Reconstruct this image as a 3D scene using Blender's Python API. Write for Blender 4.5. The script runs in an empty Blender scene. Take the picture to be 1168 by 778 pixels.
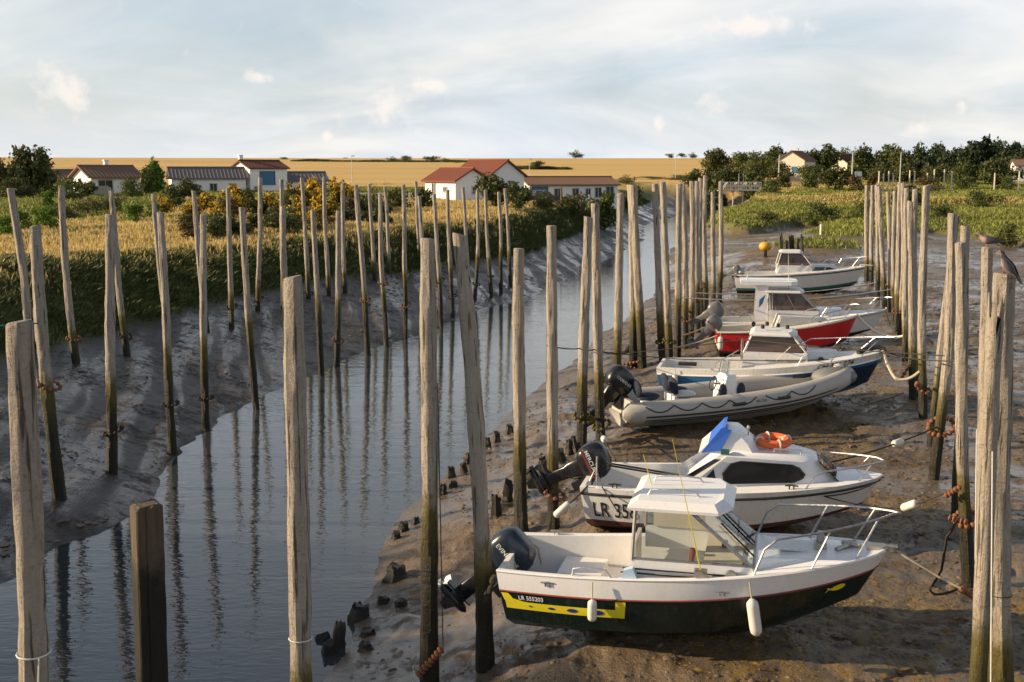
import bpy, math, random
import numpy as np
from mathutils import Vector, Matrix
random.seed(7); rng = np.random.default_rng(7)
SC = bpy.context.scene; COL = SC.collection; D = bpy.data; PI = math.pi
def R(a): return math.radians(a)

# ------------------------------------------------------------------ camera, sky, sun, exposure
F = 1298.0; CAM_H = 6.4; PITCH = math.atan(194 / F); AXIS = math.atan(326 / F)   # photo pixels, 1168 x 778
cam = D.cameras.new('camera'); co = D.objects.new('camera', cam); COL.objects.link(co)
co.location = (0, 0, CAM_H); co.rotation_euler = (PI / 2 - PITCH, 0, 0)
cam.sensor_width = 36; cam.lens = 36 * F / 1168; cam.clip_start = .1; cam.clip_end = 12000
cam.dof.use_dof = True; cam.dof.focus_distance = 17; cam.dof.aperture_fstop = 5.6
SC.camera = co
SUN_AZ = R(-88); SUN_EL = R(18)          # measured from +Y, negative = left
W = D.worlds.new('World'); SC.world = W; W.use_nodes = True
def build_sky():
    nt = W.node_tree; nt.nodes.clear(); N = nt.nodes.new; L = nt.links.new
    out = N('ShaderNodeOutputWorld'); bg = N('ShaderNodeBackground'); bg.inputs[1].default_value = .062
    L(bg.outputs[0], out.inputs[0])
    sky = N('ShaderNodeTexSky'); sky.sky_type = 'NISHITA'; sky.sun_disc = False
    sky.sun_elevation = SUN_EL; sky.sun_rotation = SUN_AZ
    sky.air_density = 1.0; sky.dust_density = 1.2; sky.ozone_density = 1.2
    tc = N('ShaderNodeTexCoord'); sep = N('ShaderNodeSeparateXYZ'); L(tc.outputs['Generated'], sep.inputs[0])
    def M(op, a, b=None, c=None, clamp=False):
        n = N('ShaderNodeMath'); n.operation = op; n.use_clamp = clamp
        for i, v in enumerate((a, b, c)):
            if v is None: continue
            if isinstance(v, (int, float)): n.inputs[i].default_value = v
            else: L(v, n.inputs[i])
        return n.outputs[0]
    zc = M('MAXIMUM', sep.outputs[2], 0.0)
    den = M('ADD', zc, .22)
    cb = N('ShaderNodeCombineXYZ'); L(M('DIVIDE', sep.outputs[0], den), cb.inputs[0]); L(M('DIVIDE', sep.outputs[1], den), cb.inputs[1])
    def noise(vec, sc, det, rough, dist=0.0, loc=(0, 0, 0), scl=(1, 1, 1)):
        mp = N('ShaderNodeMapping'); mp.inputs[1].default_value = loc; mp.inputs[3].default_value = scl; L(vec, mp.inputs[0])
        n = N('ShaderNodeTexNoise'); n.inputs['Scale'].default_value = sc; n.inputs['Detail'].default_value = det
        n.inputs['Roughness'].default_value = rough; n.inputs['Distortion'].default_value = dist; L(mp.outputs[0], n.inputs['Vector'])
        return n.outputs[0]
    def ramp(v, a, b):
        n = N('ShaderNodeMapRange'); n.interpolation_type = 'SMOOTHSTEP'; n.inputs[1].default_value = a; n.inputs[2].default_value = b; L(v, n.inputs[0]); return n.outputs[0]
    n1 = noise(cb.outputs[0], .42, 7, .55, .8, (3.1, 1.7, 0), (.8, .8, 1))
    n2 = noise(cb.outputs[0], 1.5, 6, .55, .6, (7.7, 2.2, 0), (.7, .8, 1))
    cov = ramp(M('ADD', M('MULTIPLY', n1, .75), M('MULTIPLY', n2, .25)), .33, .62)
    cov = M('MULTIPLY', M('MULTIPLY_ADD', cov, .5, .44), M('SUBTRACT', 1.0, M('MULTIPLY', ramp(zc, .28, .72), .88)))   # thin high cloud, thinning overhead
    haze = M('SUBTRACT', 1.0, ramp(zc, -.02, .16))          # pale band down to the horizon, all the way round
    cov = M('MAXIMUM', cov, M('MULTIPLY', haze, .9))
    # small cumulus heads low over the fields
    base = None
    nc = noise(tc.outputs['Generated'], 46, 8, .62, .2)
    for (px, py, rx, rz) in ((92, 112, .026, .020), (447, 128, .026, .018), (492, 101, .022, .008), (806, 126, .018, .013), (748, 144, .006, .010), (1088, 130, .005, .008), (376, 157, .006, .006), (300, 95, .02, .006), (850, 40, .05, .01), (1040, 150, .012, .008)):
        ax = math.atan((px - 584) / F); el = math.atan((195 - py) / F)
        dx = M('DIVIDE', M('SUBTRACT', M('ARCTAN2', sep.outputs[0], sep.outputs[1]), ax), rx)
        dz = M('DIVIDE', M('SUBTRACT', sep.outputs[2], math.sin(el)), rz)
        g = M('EXPONENT', M('MULTIPLY', M('ADD', M('MULTIPLY', dx, dx), M('MULTIPLY', dz, dz)), -1.0))
        base = g if base is None else M('MAXIMUM', base, g)
    cum = ramp(M('ADD', base, M('MULTIPLY', M('SUBTRACT', nc, .5), 2.6)), .28, 1.2)
    m1 = N('ShaderNodeMix'); m1.data_type = 'RGBA'; L(cov, m1.inputs[0]); L(sky.outputs[0], m1.inputs[6])
    cc = N('ShaderNodeMix'); cc.data_type = 'RGBA'; L(ramp(n2, .3, .7), cc.inputs[0])
    cc.inputs[6].default_value = (7.15, 8.05, 9.15, 1); cc.inputs[7].default_value = (9.7, 9.5, 9.25, 1)
    L(cc.outputs[2], m1.inputs[7])
    m2 = N('ShaderNodeMix'); m2.data_type = 'RGBA'; L(M('MULTIPLY', cum, .62), m2.inputs[0]); L(m1.outputs[2], m2.inputs[6]); m2.inputs[7].default_value = (10.4, 9.3, 8.5, 1)
    L(m2.outputs[2], bg.inputs[0])
build_sky()
sl = D.lights.new('sun', 'SUN'); sl.energy = 5.0; sl.angle = R(.6); sl.color = (1, .77, .5)
so = D.objects.new('sun', sl); COL.objects.link(so)
SUN_DIR = Vector((math.sin(SUN_AZ) * math.cos(SUN_EL), math.cos(SUN_AZ) * math.cos(SUN_EL), math.sin(SUN_EL)))
so.rotation_euler = SUN_DIR.to_track_quat('Z', 'Y').to_euler(); so.location = SUN_DIR * 200
vs = SC.view_settings; vs.view_transform = 'Standard'; vs.look = 'None'; vs.exposure = 0.8; vs.gamma = 1; vs.use_curve_mapping = False
SC.cycles.max_bounces = 6; SC.cycles.transparent_max_bounces = 12

# ------------------------------------------------------------------ helpers
def at(u, v, z):
    """where the sight line of photo pixel (u, v) meets height z"""
    dx = (u - 584) / F; dy = -(v - 389) / F
    y = math.cos(PITCH) + dy * math.sin(PITCH); zz = -math.sin(PITCH) + dy * math.cos(PITCH)
    t = (z - CAM_H) / zz; return Vector((dx * t, y * t, z))
def atY(u, v, Y):
    dx = (u - 584) / F; dy = -(v - 389) / F
    y = math.cos(PITCH) + dy * math.sin(PITCH); zz = -math.sin(PITCH) + dy * math.cos(PITCH)
    t = Y / y; return Vector((dx * t, Y, CAM_H + zz * t))
CA, SA = math.cos(AXIS), math.sin(AXIS)
def st(x, y): return x * CA - y * SA, x * SA + y * CA
def xy(s, t): return s * CA + t * SA, -s * SA + t * CA
def tag(o, label=None, cat=None, group=None, kind=None):
    if label: o['label'] = label
    if cat: o['category'] = cat
    if group: o['group'] = group
    if kind: o['kind'] = kind
    return o
def empty(name, loc, rz=0.0, rx=0.0, ry=0.0):
    o = D.objects.new(name, None); COL.objects.link(o); o.location = loc; o.rotation_euler = (rx, ry, rz); o.empty_display_size = .3
    return o
def link(name, me, parent=None, loc=None):
    o = D.objects.new(name, me); COL.objects.link(o)
    if parent: o.parent = parent
    if loc is not None: o.location = loc
    return o
class MB:
    def __init__(s): s.v = []; s.f = []; s.m = []; s.mi = 0
    def face(s, pts):
        n = len(s.v); s.v += [tuple(p) for p in pts]; s.f.append(tuple(range(n, n + len(pts)))); s.m.append(s.mi)
    def grid(s, rows, closed=False, flip=False):
        n = len(s.v); c = len(rows[0])
        for r in rows: s.v += [tuple(p) for p in r]
        for i in range(len(rows) - 1):
            for j in range(c if closed else c - 1):
                a, b = n + i * c + j, n + i * c + (j + 1) % c
                q = (a, b, b + c, a + c)
                s.f.append(q[::-1] if flip else q); s.m.append(s.mi)
    def loft(s, secs, caps=True):
        n = len(s.v); c = len(secs[0]); s.grid(secs, True)
        if caps:
            s.f.append(tuple(range(n + c - 1, n - 1, -1))); s.m.append(s.mi)
            e = n + (len(secs) - 1) * c; s.f.append(tuple(range(e, e + c))); s.m.append(s.mi)
    def box(s, c, d, rot=None):
        x, y, z = d[0] / 2, d[1] / 2, d[2] / 2; n = len(s.v)
        for p in ((-x, -y, -z), (x, -y, -z), (x, y, -z), (-x, y, -z), (-x, -y, z), (x, -y, z), (x, y, z), (-x, y, z)):
            p = Vector(p)
            if rot: p = rot @ p
            s.v.append(tuple(p + Vector(c)))
        for q in ((3, 2, 1, 0), (4, 5, 6, 7), (0, 1, 5, 4), (1, 2, 6, 5), (2, 3, 7, 6), (3, 0, 4, 7)):
            s.f.append(tuple(n + k for k in q)); s.m.append(s.mi)
    def tube(s, pts, r, n=6, caps=True):
        pts = [Vector(p) for p in pts]; secs = []; k = len(pts); up = None
        for i, p in enumerate(pts):
            d = (pts[min(i + 1, k - 1)] - pts[max(i - 1, 0)])
            if d.length < 1e-9: d = Vector((0, 0, 1))
            d.normalize()
            if up is None: up = Vector((0, 0, 1)) if abs(d.z) < .9 else Vector((1, 0, 0))
            a = d.cross(up).normalized(); b = a.cross(d).normalized(); up = b
            rr = r[i] if isinstance(r, (list, tuple)) else r
            secs.append([p + (a * math.cos(2 * PI * j / n) + b * math.sin(2 * PI * j / n)) * rr for j in range(n)])
        s.loft(secs, caps)
    def ball(s, c, r, nu=8, nv=6, M=None):
        c = Vector(c); r = r if isinstance(r, (list, tuple)) else (r, r, r); secs = []
        for i in range(nv + 1):
            a = -PI / 2 + PI * i / nv; ca = max(math.cos(a), .02); row = []
            for j in range(nu):
                b = 2 * PI * j / nu; p = Vector((ca * math.cos(b) * r[0], ca * math.sin(b) * r[1], math.sin(a) * r[2]))
                row.append((M @ p if M else p) + c)
            secs.append(row)
        s.loft(secs)
    def plate(s, poly, off):
        """flat polygon given thickness by the vector off"""
        off = Vector(off); a = [Vector(p) for p in poly]; b = [p + off for p in a]; n = len(a)
        s.face(b); s.face(a[::-1])
        for i in range(n): s.face((a[i], a[(i + 1) % n], b[(i + 1) % n], b[i]))
    def mesh(s, name, mats, smooth=False):
        me = D.meshes.new(name); me.from_pydata(s.v, [], s.f); 
        for m in (mats if isinstance(mats, (list, tuple)) else [mats]): me.materials.append(m)
        me.polygons.foreach_set('material_index', s.m)
        if smooth: me.polygons.foreach_set('use_smooth', [True] * len(s.f))
        me.validate(); me.update()
        import bmesh
        bm = bmesh.new(); bm.from_mesh(me)
        if smooth: bmesh.ops.remove_doubles(bm, verts=bm.verts, dist=1e-5)
        bmesh.ops.recalc_face_normals(bm, faces=bm.faces); bm.to_mesh(me); bm.free()
        if smooth:
            try: me.set_sharp_from_angle(angle=R(42))
            except Exception: pass
        return me
    def build(s, name, mats, parent=None, smooth=False, loc=None):
        return link(name, s.mesh(name, mats, smooth), parent, loc)
def np_mesh(name, v, faces, mat, tint=None):
    """v (n,3), faces (m,k) arrays"""
    me = D.meshes.new(name); k = faces.shape[1]; m = len(faces)
    me.vertices.add(len(v)); me.vertices.foreach_set('co', np.ascontiguousarray(v, dtype=np.float32).ravel())
    me.loops.add(m * k); me.loops.foreach_set('vertex_index', np.ascontiguousarray(faces, dtype=np.int32).ravel())
    me.polygons.add(m); me.polygons.foreach_set('loop_start', np.arange(0, m * k, k, dtype=np.int32))
    if tint is not None:
        a = me.attributes.new('tint', 'FLOAT', 'POINT'); a.data.foreach_set('value', np.ascontiguousarray(tint, dtype=np.float32))
    me.materials.append(mat); me.update(calc_edges=True); me.validate()
    return me
# value noise
def vnoise(x, y, seed=0):
    xi = np.floor(x); yi = np.floor(y); fx = x - xi; fy = y - yi
    fx = fx * fx * (3 - 2 * fx); fy = fy * fy * (3 - 2 * fy)
    def h(a, b):
        q = np.sin(a * 127.1 + b * 311.7 + seed * 74.7) * 43758.5453; return q - np.floor(q)
    return (h(xi, yi) * (1 - fx) + h(xi + 1, yi) * fx) * (1 - fy) + (h(xi, yi + 1) * (1 - fx) + h(xi + 1, yi + 1) * fx) * fy
def fbm(x, y, seed=0, o=4):
    r = 0; a = .5; n = 0
    for i in range(o): r = r + a * vnoise(x * 2 ** i, y * 2 ** i, seed + i); n += a; a *= .5
    return r / n - .5
def sstep(a, b, x):
    t = np.clip((x - a) / (b - a), 0, 1); return t * t * (3 - 2 * t)

# ------------------------------------------------------------------ materials
class Mat:
    def __init__(s, name):
        s.m = D.materials.new(name); s.m.use_nodes = True; s.nt = s.m.node_tree
        s.b = s.nt.nodes['Principled BSDF']; s.out = s.nt.nodes['Material Output']
    def N(s, t, **k):
        n = s.nt.nodes.new(t)
        for a, v in k.items(): setattr(n, a, v)
        return n
    def L(s, a, b): s.nt.links.new(a, b)
    def set(s, i, v):
        if isinstance(v, (int, float, tuple)): i.default_value = v
        else: s.L(v, i)
    def math(s, op, a, b=0.0, clamp=False):
        n = s.N('ShaderNodeMath', operation=op, use_clamp=clamp); s.set(n.inputs[0], a); s.set(n.inputs[1], b); return n.outputs[0]
    def mix(s, f, a, b):
        n = s.N('ShaderNodeMix', data_type='RGBA'); s.set(n.inputs[0], f)
        s.set(n.inputs[6], a + (1,) if isinstance(a, tuple) and len(a) == 3 else a); s.set(n.inputs[7], b + (1,) if isinstance(b, tuple) and len(b) == 3 else b)
        return n.outputs[2]
    def ramp(s, v, a, b, lo=0.0, hi=1.0):
        n = s.N('ShaderNodeMapRange', interpolation_type='SMOOTHSTEP'); s.set(n.inputs[0], v)
        for i, q in enumerate((a, b, lo, hi)): n.inputs[i + 1].default_value = q
        return n.outputs[0]
    def coord(s, which='Object', scl=(1, 1, 1), rot=(0, 0, 0), loc=(0, 0, 0)):
        if which == 'World': o = s.N('ShaderNodeNewGeometry').outputs['Position']
        else: o = s.N('ShaderNodeTexCoord').outputs[which]
        mp = s.N('ShaderNodeMapping'); mp.inputs[1].default_value = loc; mp.inputs[2].default_value = rot; mp.inputs[3].default_value = scl
        s.L(o, mp.inputs[0]); return mp.outputs[0]
    def noise(s, vec, sc, det=4, rough=.55, dist=0.0):
        n = s.N('ShaderNodeTexNoise'); n.inputs['Scale'].default_value = sc; n.inputs['Detail'].default_value = det
        n.inputs['Roughness'].default_value = rough; n.inputs['Distortion'].default_value = dist
        if vec is not None: s.L(vec, n.inputs['Vector'])
        return n.outputs[0]
    def attr(s, name): return s.N('ShaderNodeAttribute', attribute_name=name).outputs['Fac']
    def bump(s, h, strength, dist, prev=None):
        n = s.N('ShaderNodeBump'); n.inputs['Strength'].default_value = strength; n.inputs['Distance'].default_value = dist
        s.L(h, n.inputs['Height'])
        if prev is not None: s.L(prev, n.inputs['Normal'])
        return n.outputs[0]
    def fin(s, col=None, rough=None, normal=None, spec=None, metal=None):
        if col is not None: s.set(s.b.inputs['Base Color'], col + (1,) if isinstance(col, tuple) and len(col) == 3 else col)
        if rough is not None: s.set(s.b.inputs['Roughness'], rough)
        if normal is not None: s.L(normal, s.b.inputs['Normal'])
        if spec is not None: s.set(s.b.inputs['Specular IOR Level'], spec)
        if metal is not None: s.set(s.b.inputs['Metallic'], metal)
        return s.m
def paint(name, c, rough=.35, var=.12, dirt=.25, dc=(.16, .13, .10), spec=.5, scale=3.0, bump=0.0):
    """painted or moulded surface: slight tone changes and a patchy film of dirt"""
    m = Mat(name); v = m.coord('Object'); n1 = m.noise(v, scale, 5, .6); n2 = m.noise(v, scale * 7, 4, .65)
    vs_ = m.coord('Object', (9, 9, 1.2)); n3 = m.noise(vs_, 2.0, 4, .6)
    lo = tuple(x * (1 - var) for x in c); col = m.mix(n1, lo, tuple(min(x * (1 + var * .6), .95) for x in c))
    d = m.math('MULTIPLY', m.ramp(m.math('ADD', m.math('MULTIPLY', n3, .6), m.math('MULTIPLY', n2, .4)), .48, .72), dirt)
    col = m.mix(d, col, dc)
    nm = m.bump(n2, bump, .01) if bump else None
    return m.fin(col, m.ramp(n1, .3, .7, rough * .8, rough * 1.3), nm, spec)
def metal(name, c=(.72, .72, .73), rough=.25):
    m = Mat(name); v = m.coord('Object'); n = m.noise(v, 30, 3)
    return m.fin(m.mix(n, tuple(x * .8 for x in c), c), m.ramp(n, .3, .7, rough * .7, rough * 1.5), None, .5, 1.0)
def leafmat(name, dark, light, trans=.3, rough=.6):
    m = Mat(name); t = m.attr('tint'); v = m.coord('World'); n = m.noise(v, .35, 3)
    c = m.mix(m.math('ADD', m.math('MULTIPLY', t, .75), m.math('MULTIPLY', n, .35), True), dark, light)
    m.fin(c, rough, None, .25)
    tr = m.N('ShaderNodeBsdfTranslucent'); m.L(c, tr.inputs[0])
    ms = m.N('ShaderNodeMixShader'); ms.inputs[0].default_value = trans; m.L(m.b.outputs[0], ms.inputs[1]); m.L(tr.outputs[0], ms.inputs[2]); m.L(ms.outputs[0], m.out.inputs[0])
    return m.m
def glassmat(name, tint=(.75, .8, .8), rough=.03, op=.0, body=(.05, .055, .06)):
    m = Mat(name); g = m.N('ShaderNodeBsdfGlossy'); g.inputs['Roughness'].default_value = rough
    t = m.N('ShaderNodeBsdfTransparent'); t.inputs[0].default_value = tint + (1,)
    fr = m.N('ShaderNodeFresnel'); fr.inputs[0].default_value = 1.5
    m.fin(body, .5)
    a = m.N('ShaderNodeMixShader'); a.inputs[0].default_value = op; m.L(t.outputs[0], a.inputs[1]); m.L(m.b.outputs[0], a.inputs[2])
    b = m.N('ShaderNodeMixShader'); m.L(fr.outputs[0], b.inputs[0]); m.L(a.outputs[0], b.inputs[1]); m.L(g.outputs[0], b.inputs[2]); m.L(b.outputs[0], m.out.inputs[0])
    return m.m
def polemat():
    m = Mat('weathered_pole_wood'); v = m.coord('Object', (1, 1, .22)); vv = m.coord('Object')
    pz = m.N('ShaderNodeSeparateXYZ'); m.L(m.N('ShaderNodeNewGeometry').outputs['Position'], pz.inputs[0])
    rnd = m.N('ShaderNodeObjectInfo').outputs['Random']
    n1 = m.noise(v, 11, 7, .72, .5); n2 = m.noise(vv, 38, 5, .75); n3 = m.noise(vv, 3.2, 4, .6); n4 = m.noise(m.coord('Object', (2.6, 2.6, 9)), 2.2, 4, .6, .5)
    bark = m.mix(n1, (.12, .10, .08), (.55, .49, .41)); bark = m.mix(m.ramp(n2, .54, .70), bark, (.115, .085, .06)); bark = m.mix(m.ramp(n4, .62, .72, 0, .8), bark, (.13, .095, .065))
    bark = m.mix(m.ramp(n3, .55, .72, 0, .55), bark, (.27, .245, .19))
    bark = m.mix(m.math('MULTIPLY', rnd, .35), bark, (.34, .29, .235))
    crk = m.noise(m.coord('Object', (1, 1, .035)), 26, 3, .5, .25); bark = m.mix(m.ramp(crk, .60, .66, 0, .85), bark, (.05, .038, .028))
    spot = m.mix(m.ramp(m.noise(vv, 5.5, 3, .5), .66, .72, 0, .5), bark, (.30, .28, .14))
    # tide mark: moss green rim, then dark wet slime
    lvl = m.math('ADD', pz.outputs[2], m.math('ADD', m.math('MULTIPLY', m.math('SUBTRACT', n3, .5), 1.1), m.math('MULTIPLY', m.math('SUBTRACT', rnd, .5), .7)))
    green = m.mix(n1, (.06, .052, .012), (.17, .135, .032)); dark = m.mix(n1, (.007, .0065, .005), (.030, .026, .012))
    c = m.mix(m.ramp(lvl, 1.4, 1.95), green, spot); c = m.mix(m.ramp(lvl, .55, 1.75), dark, c)
    nm = m.bump(n1, 1.0, .045, m.bump(n2, .8, .016)); nm = m.bump(n4, .7, .02, nm); inv = m.math('SUBTRACT', 1.0, m.ramp(crk, .56, .66)); nm = m.bump(inv, .8, .012, nm)
    return m.fin(c, m.ramp(lvl, .6, 1.8, .5, .85), nm, .35)
def mudmat():
    m = Mat('ground_surface'); P = m.coord('World'); gr = m.attr('grass'); wh = m.attr('wheat'); gold = m.attr('dry'); wet = m.attr('wet')
    st_ = m.coord('World', (1, 1, 1), (0, 0, R(-14)))
    sep = m.coord('World', (.9, .22, 1), (0, 0, -AXIS - R(24)))
    n1 = m.noise(P, .55, 5, .6); n2 = m.noise(P, 3.6, 6, .65); n3 = m.noise(P, 18, 5, .7); n4 = m.noise(sep, 2.0, 5, .62, .5); n5 = m.noise(P, 55, 3, .7)
    mud = m.mix(n2, (.064, .046, .029), (.175, .128, .082)); mud = m.mix(m.ramp(n1, .4, .65), mud, (.125, .100, .074)); mud = m.mix(m.ramp(n3, .58, .72, 0, .75), mud, (.055, .042, .03))
    weed = m.mix(n3, (.075, .046, .012), (.25, .165, .048)); mud = m.mix(m.math('MULTIPLY', m.attr('weed'), m.ramp(n2, .42, .62)), mud, weed)
    left = m.attr('left'); mud = m.mix(m.math('MULTIPLY', left, .85), mud, m.mix(n4, (.020, .017, .014), (.072, .062, .052)))  # left bank mud darkened in colour to deepen its shade
    field = m.mix(m.noise(m.coord('World', (.012, .12, 1), (0, 0, .15)), 1.0, 5, .6), (.46, .29, .085), (.66, .45, .16))
    field = m.mix(m.ramp(m.noise(m.coord('World', (.004, .03, 1)), 1.0, 3), .5, .7, 0, .6), field, (.36, .25, .08))
    gn = m.noise(P, .30, 5, .65); grass = m.mix(gn, (.06, .075, .018), (.15, .155, .04)); dryc = m.mix(n2, (.24, .185, .065), (.42, .33, .13))
    grass = m.mix(m.math('MULTIPLY', gold, m.ramp(gn, .25, .5)), grass, dryc)
    c = m.mix(gr, mud, grass); c = m.mix(wh, c, field)
    rw = m.math('MULTIPLY', wet, m.ramp(m.math('ADD', m.math('MULTIPLY', n1, .5), m.math('MULTIPLY', n2, .5)), .38, .52))
    rw = m.math('MULTIPLY', rw, m.math('SUBTRACT', 1.0, gr, True))
    ro = m.math('SUBTRACT', .74, m.math('MULTIPLY', rw, .63)); 
    dry = m.math('SUBTRACT', 1.0, m.math('MULTIPLY', rw, .75))
    b0 = m.N('ShaderNodeBump'); b0.inputs['Distance'].default_value = .12; m.L(m.math('MULTIPLY', left, .8), b0.inputs['Strength']); calm = m.math('SUBTRACT', 1.0, m.math('MULTIPLY', m.ramp(rw, .45, .95), .82)); m.L(n4, b0.inputs['Height']); n6 = m.noise(P, 7.5, 6, .7); b1 = m.N('ShaderNodeBump'); b1.inputs['Distance'].default_value = .085; m.L(calm, b1.inputs['Strength']); m.L(n2, b1.inputs['Height']); m.L(b0.outputs[0], b1.inputs['Normal']); b2 = m.N('ShaderNodeBump'); b2.inputs['Distance'].default_value = .034; m.L(calm, b2.inputs['Strength']); m.L(n6, b2.inputs['Height']); m.L(b1.outputs[0], b2.inputs['Normal']); nm = b2.outputs[0]
    b = m.N('ShaderNodeBump'); b.inputs['Distance'].default_value = .03; m.L(dry, b.inputs['Strength']); m.L(n3, b.inputs['Height']); m.L(nm, b.inputs['Normal'])
    nm = m.bump(n5, .3, .006, b.outputs[0])
    return m.fin(c, ro, nm, m.math('ADD', .25, m.math('MULTIPLY', rw, .5)))
def watermat():
    m = Mat('river_water'); v = m.coord('World', (1, 1.0, 1), (0, 0, R(8))); v2 = m.coord('World', (.55, 1.5, 1), (0, 0, R(-6)))
    n1 = m.noise(v2, 1.6, 2, .5, .6); n2 = m.noise(v2, 6.0, 2, .5, .6); n3 = m.noise(v, .35, 3)
    calm = m.ramp(n3, .38, .62, .35, 1.0)
    b = m.N('ShaderNodeBump'); b.inputs['Distance'].default_value = .022; m.L(m.math('MULTIPLY', calm, .5), b.inputs['Strength']); m.L(n1, b.inputs['Height'])
    nm = m.bump(n2, .75, .0062, b.outputs[0])
    m.b.inputs['IOR'].default_value = 1.5
    return m.fin((.034, .041, .045), .012, nm, .5)
M = {}
M['pole'] = polemat(); M['ground'] = mudmat(); M['water'] = watermat()
def postmat():
    m = Mat('old_square_timber'); v = m.coord('Object', (1, 1, .07)); n1 = m.noise(v, 22, 6, .65, .4); n2 = m.noise(m.coord('Object'), 6, 4)
    pz = m.N('ShaderNodeSeparateXYZ'); m.L(m.N('ShaderNodeNewGeometry').outputs['Position'], pz.inputs[0])
    c = m.mix(n1, (.03, .021, .014), (.13, .097, .064)); lvl = m.math('ADD', pz.outputs[2], m.math('MULTIPLY', m.math('SUBTRACT', n2, .5), .9))
    c = m.mix(m.ramp(lvl, 2.05, 2.5), m.mix(n1, (.006, .006, .005), (.022, .019, .010)), c); c = m.mix(m.ramp(lvl, 3.0, 3.2, 0, .45), c, (.20, .10, .03))
    return m.fin(c, .7, m.bump(n1, .9, .03), .3)
M['post'] = postmat()
M['stump'] = paint('rotted_wet_wood', (.020, .017, .013), .5, .5, .35, (.07, .055, .038), .4, 8, .9)
M['white'] = paint('white_gelcoat', (.76, .76, .76), .25, .05, .22, (.42, .39, .35)); M['white2'] = paint('chalky_white_gelcoat', (.66, .655, .64), .4, .09, .5, (.32, .28, .23))
M['cream'] = paint('cream_gelcoat', (.66, .60, .50), .4, .08, .3, (.34, .27, .2)); M['palegrey'] = paint('pale_grey_tube', (.40, .38, .345), .55, .08, .28, (.30, .25, .2))
M['green'] = paint('dark_green_hull', (.005, .014, .011), .28, .2, .30, (.09, .08, .06)); M['red'] = paint('red_hull', (.52, .018, .022), .3, .12, .15, (.2, .05, .04))
M['redline'] = paint('dull_red_strip', (.20, .035, .025), .5, .2, .2); M['maroon'] = paint('maroon_bottom_paint', (.075, .022, .022), .6, .3, .5, (.07, .055, .04))
M['blue'] = paint('blue_hull', (.018, .13, .30), .35, .15, .25, (.07, .07, .07)); M['navy'] = paint('shaded_bow_blue', (.010, .022, .048), .35, .2, .25)  # the darker blue is the hull blue with the bow's shade mixed in
M['teal'] = paint('green_bottom_paint', (.02, .115, .085), .5, .25, .3); M['slime'] = paint('slimed_bottom', (.02, .019, .014), .6, .4, .5, (.07, .055, .035))
M['yellow'] = paint('yellow_vinyl', (.72, .60, .02), .4, .08, .12); M['black'] = paint('black_rubber', (.018, .018, .019), .5, .3, .3, (.08, .07, .06)); M['inkblue'] = paint('blue_vinyl', (.015, .03, .22), .4, .1, .1)
M['blackpaint'] = paint('black_lettering', (.014, .014, .016), .45, .1, .1); M['whitepaint'] = paint('white_lettering', (.75, .75, .74), .45, .05, .1)
M['motorblue'] = paint('slate_blue_cowl', (.016, .026, .044), .22, .15, .12); M['motorblack'] = paint('black_cowl', (.012, .013, .016), .25, .2, .15); M['motorgrey'] = paint('grey_cowl', (.14, .145, .15), .35, .12, .2)
M['steel'] = metal('stainless_tube', (.56, .56, .57), .38); M['dullsteel'] = metal('dull_steel', (.42, .41, .39), .45); M['alu'] = metal('grey_window_frame', (.36, .36, .36), .5)
M['lightblue'] = paint('pale_blue_trim', (.42, .58, .72), .4, .06, .15); M['canvas'] = paint('blue_canvas', (.02, .11, .50), .8, .12, .15, bump=.3); M['orange'] = paint('orange_lifebuoy', (.70, .13, .03), .5, .12, .15)
M['dkglass'] = glassmat('dark_tinted_window', (.10, .12, .13), .04, .55, (.014, .016, .018)); M['glass'] = glassmat('clear_window', (.86, .90, .90), .03, .03); M['brownglass'] = glassmat('smoked_window', (.45, .36, .32), .04, .25, (.10, .07, .06))
M['rope'] = paint('pale_rope', (.46, .40, .30), .85, .2, .4, (.2, .16, .1), .2, 20, .5); M['ropewhite'] = paint('white_rope', (.66, .63, .57), .8, .12, .25, (.3, .25, .18), .2, 20, .4); M['ropedark'] = paint('tarry_rope', (.045, .038, .03), .85, .35, .4, (.12, .1, .06), .2, 20, .5)
M['bead'] = paint('brown_cork_float', (.20, .085, .04), .65, .35, .35, (.08, .06, .03), .3, 18, .5); M['beadgreen'] = paint('mossy_rope', (.12, .10, .02), .85, .35, .4, (.05, .05, .02), .2, 18, .5)
M['fender'] = paint('off_white_fender', (.62, .60, .54), .45, .08, .35, (.30, .25, .17)); M['tealrope'] = paint('teal_cord', (.02, .22, .20), .7, .2, .2)
M['buoy'] = paint('yellow_buoy_shell', (.62, .34, .03), .5, .15, .4, (.25, .13, .03)); M['navyfabric'] = paint('navy_cushion', (.018, .025, .05), .8, .2, .15, bump=.2)
M['wood'] = paint('bare_wood', (.22, .13, .07), .6, .25, .2, scale=8, bump=.3)
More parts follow.
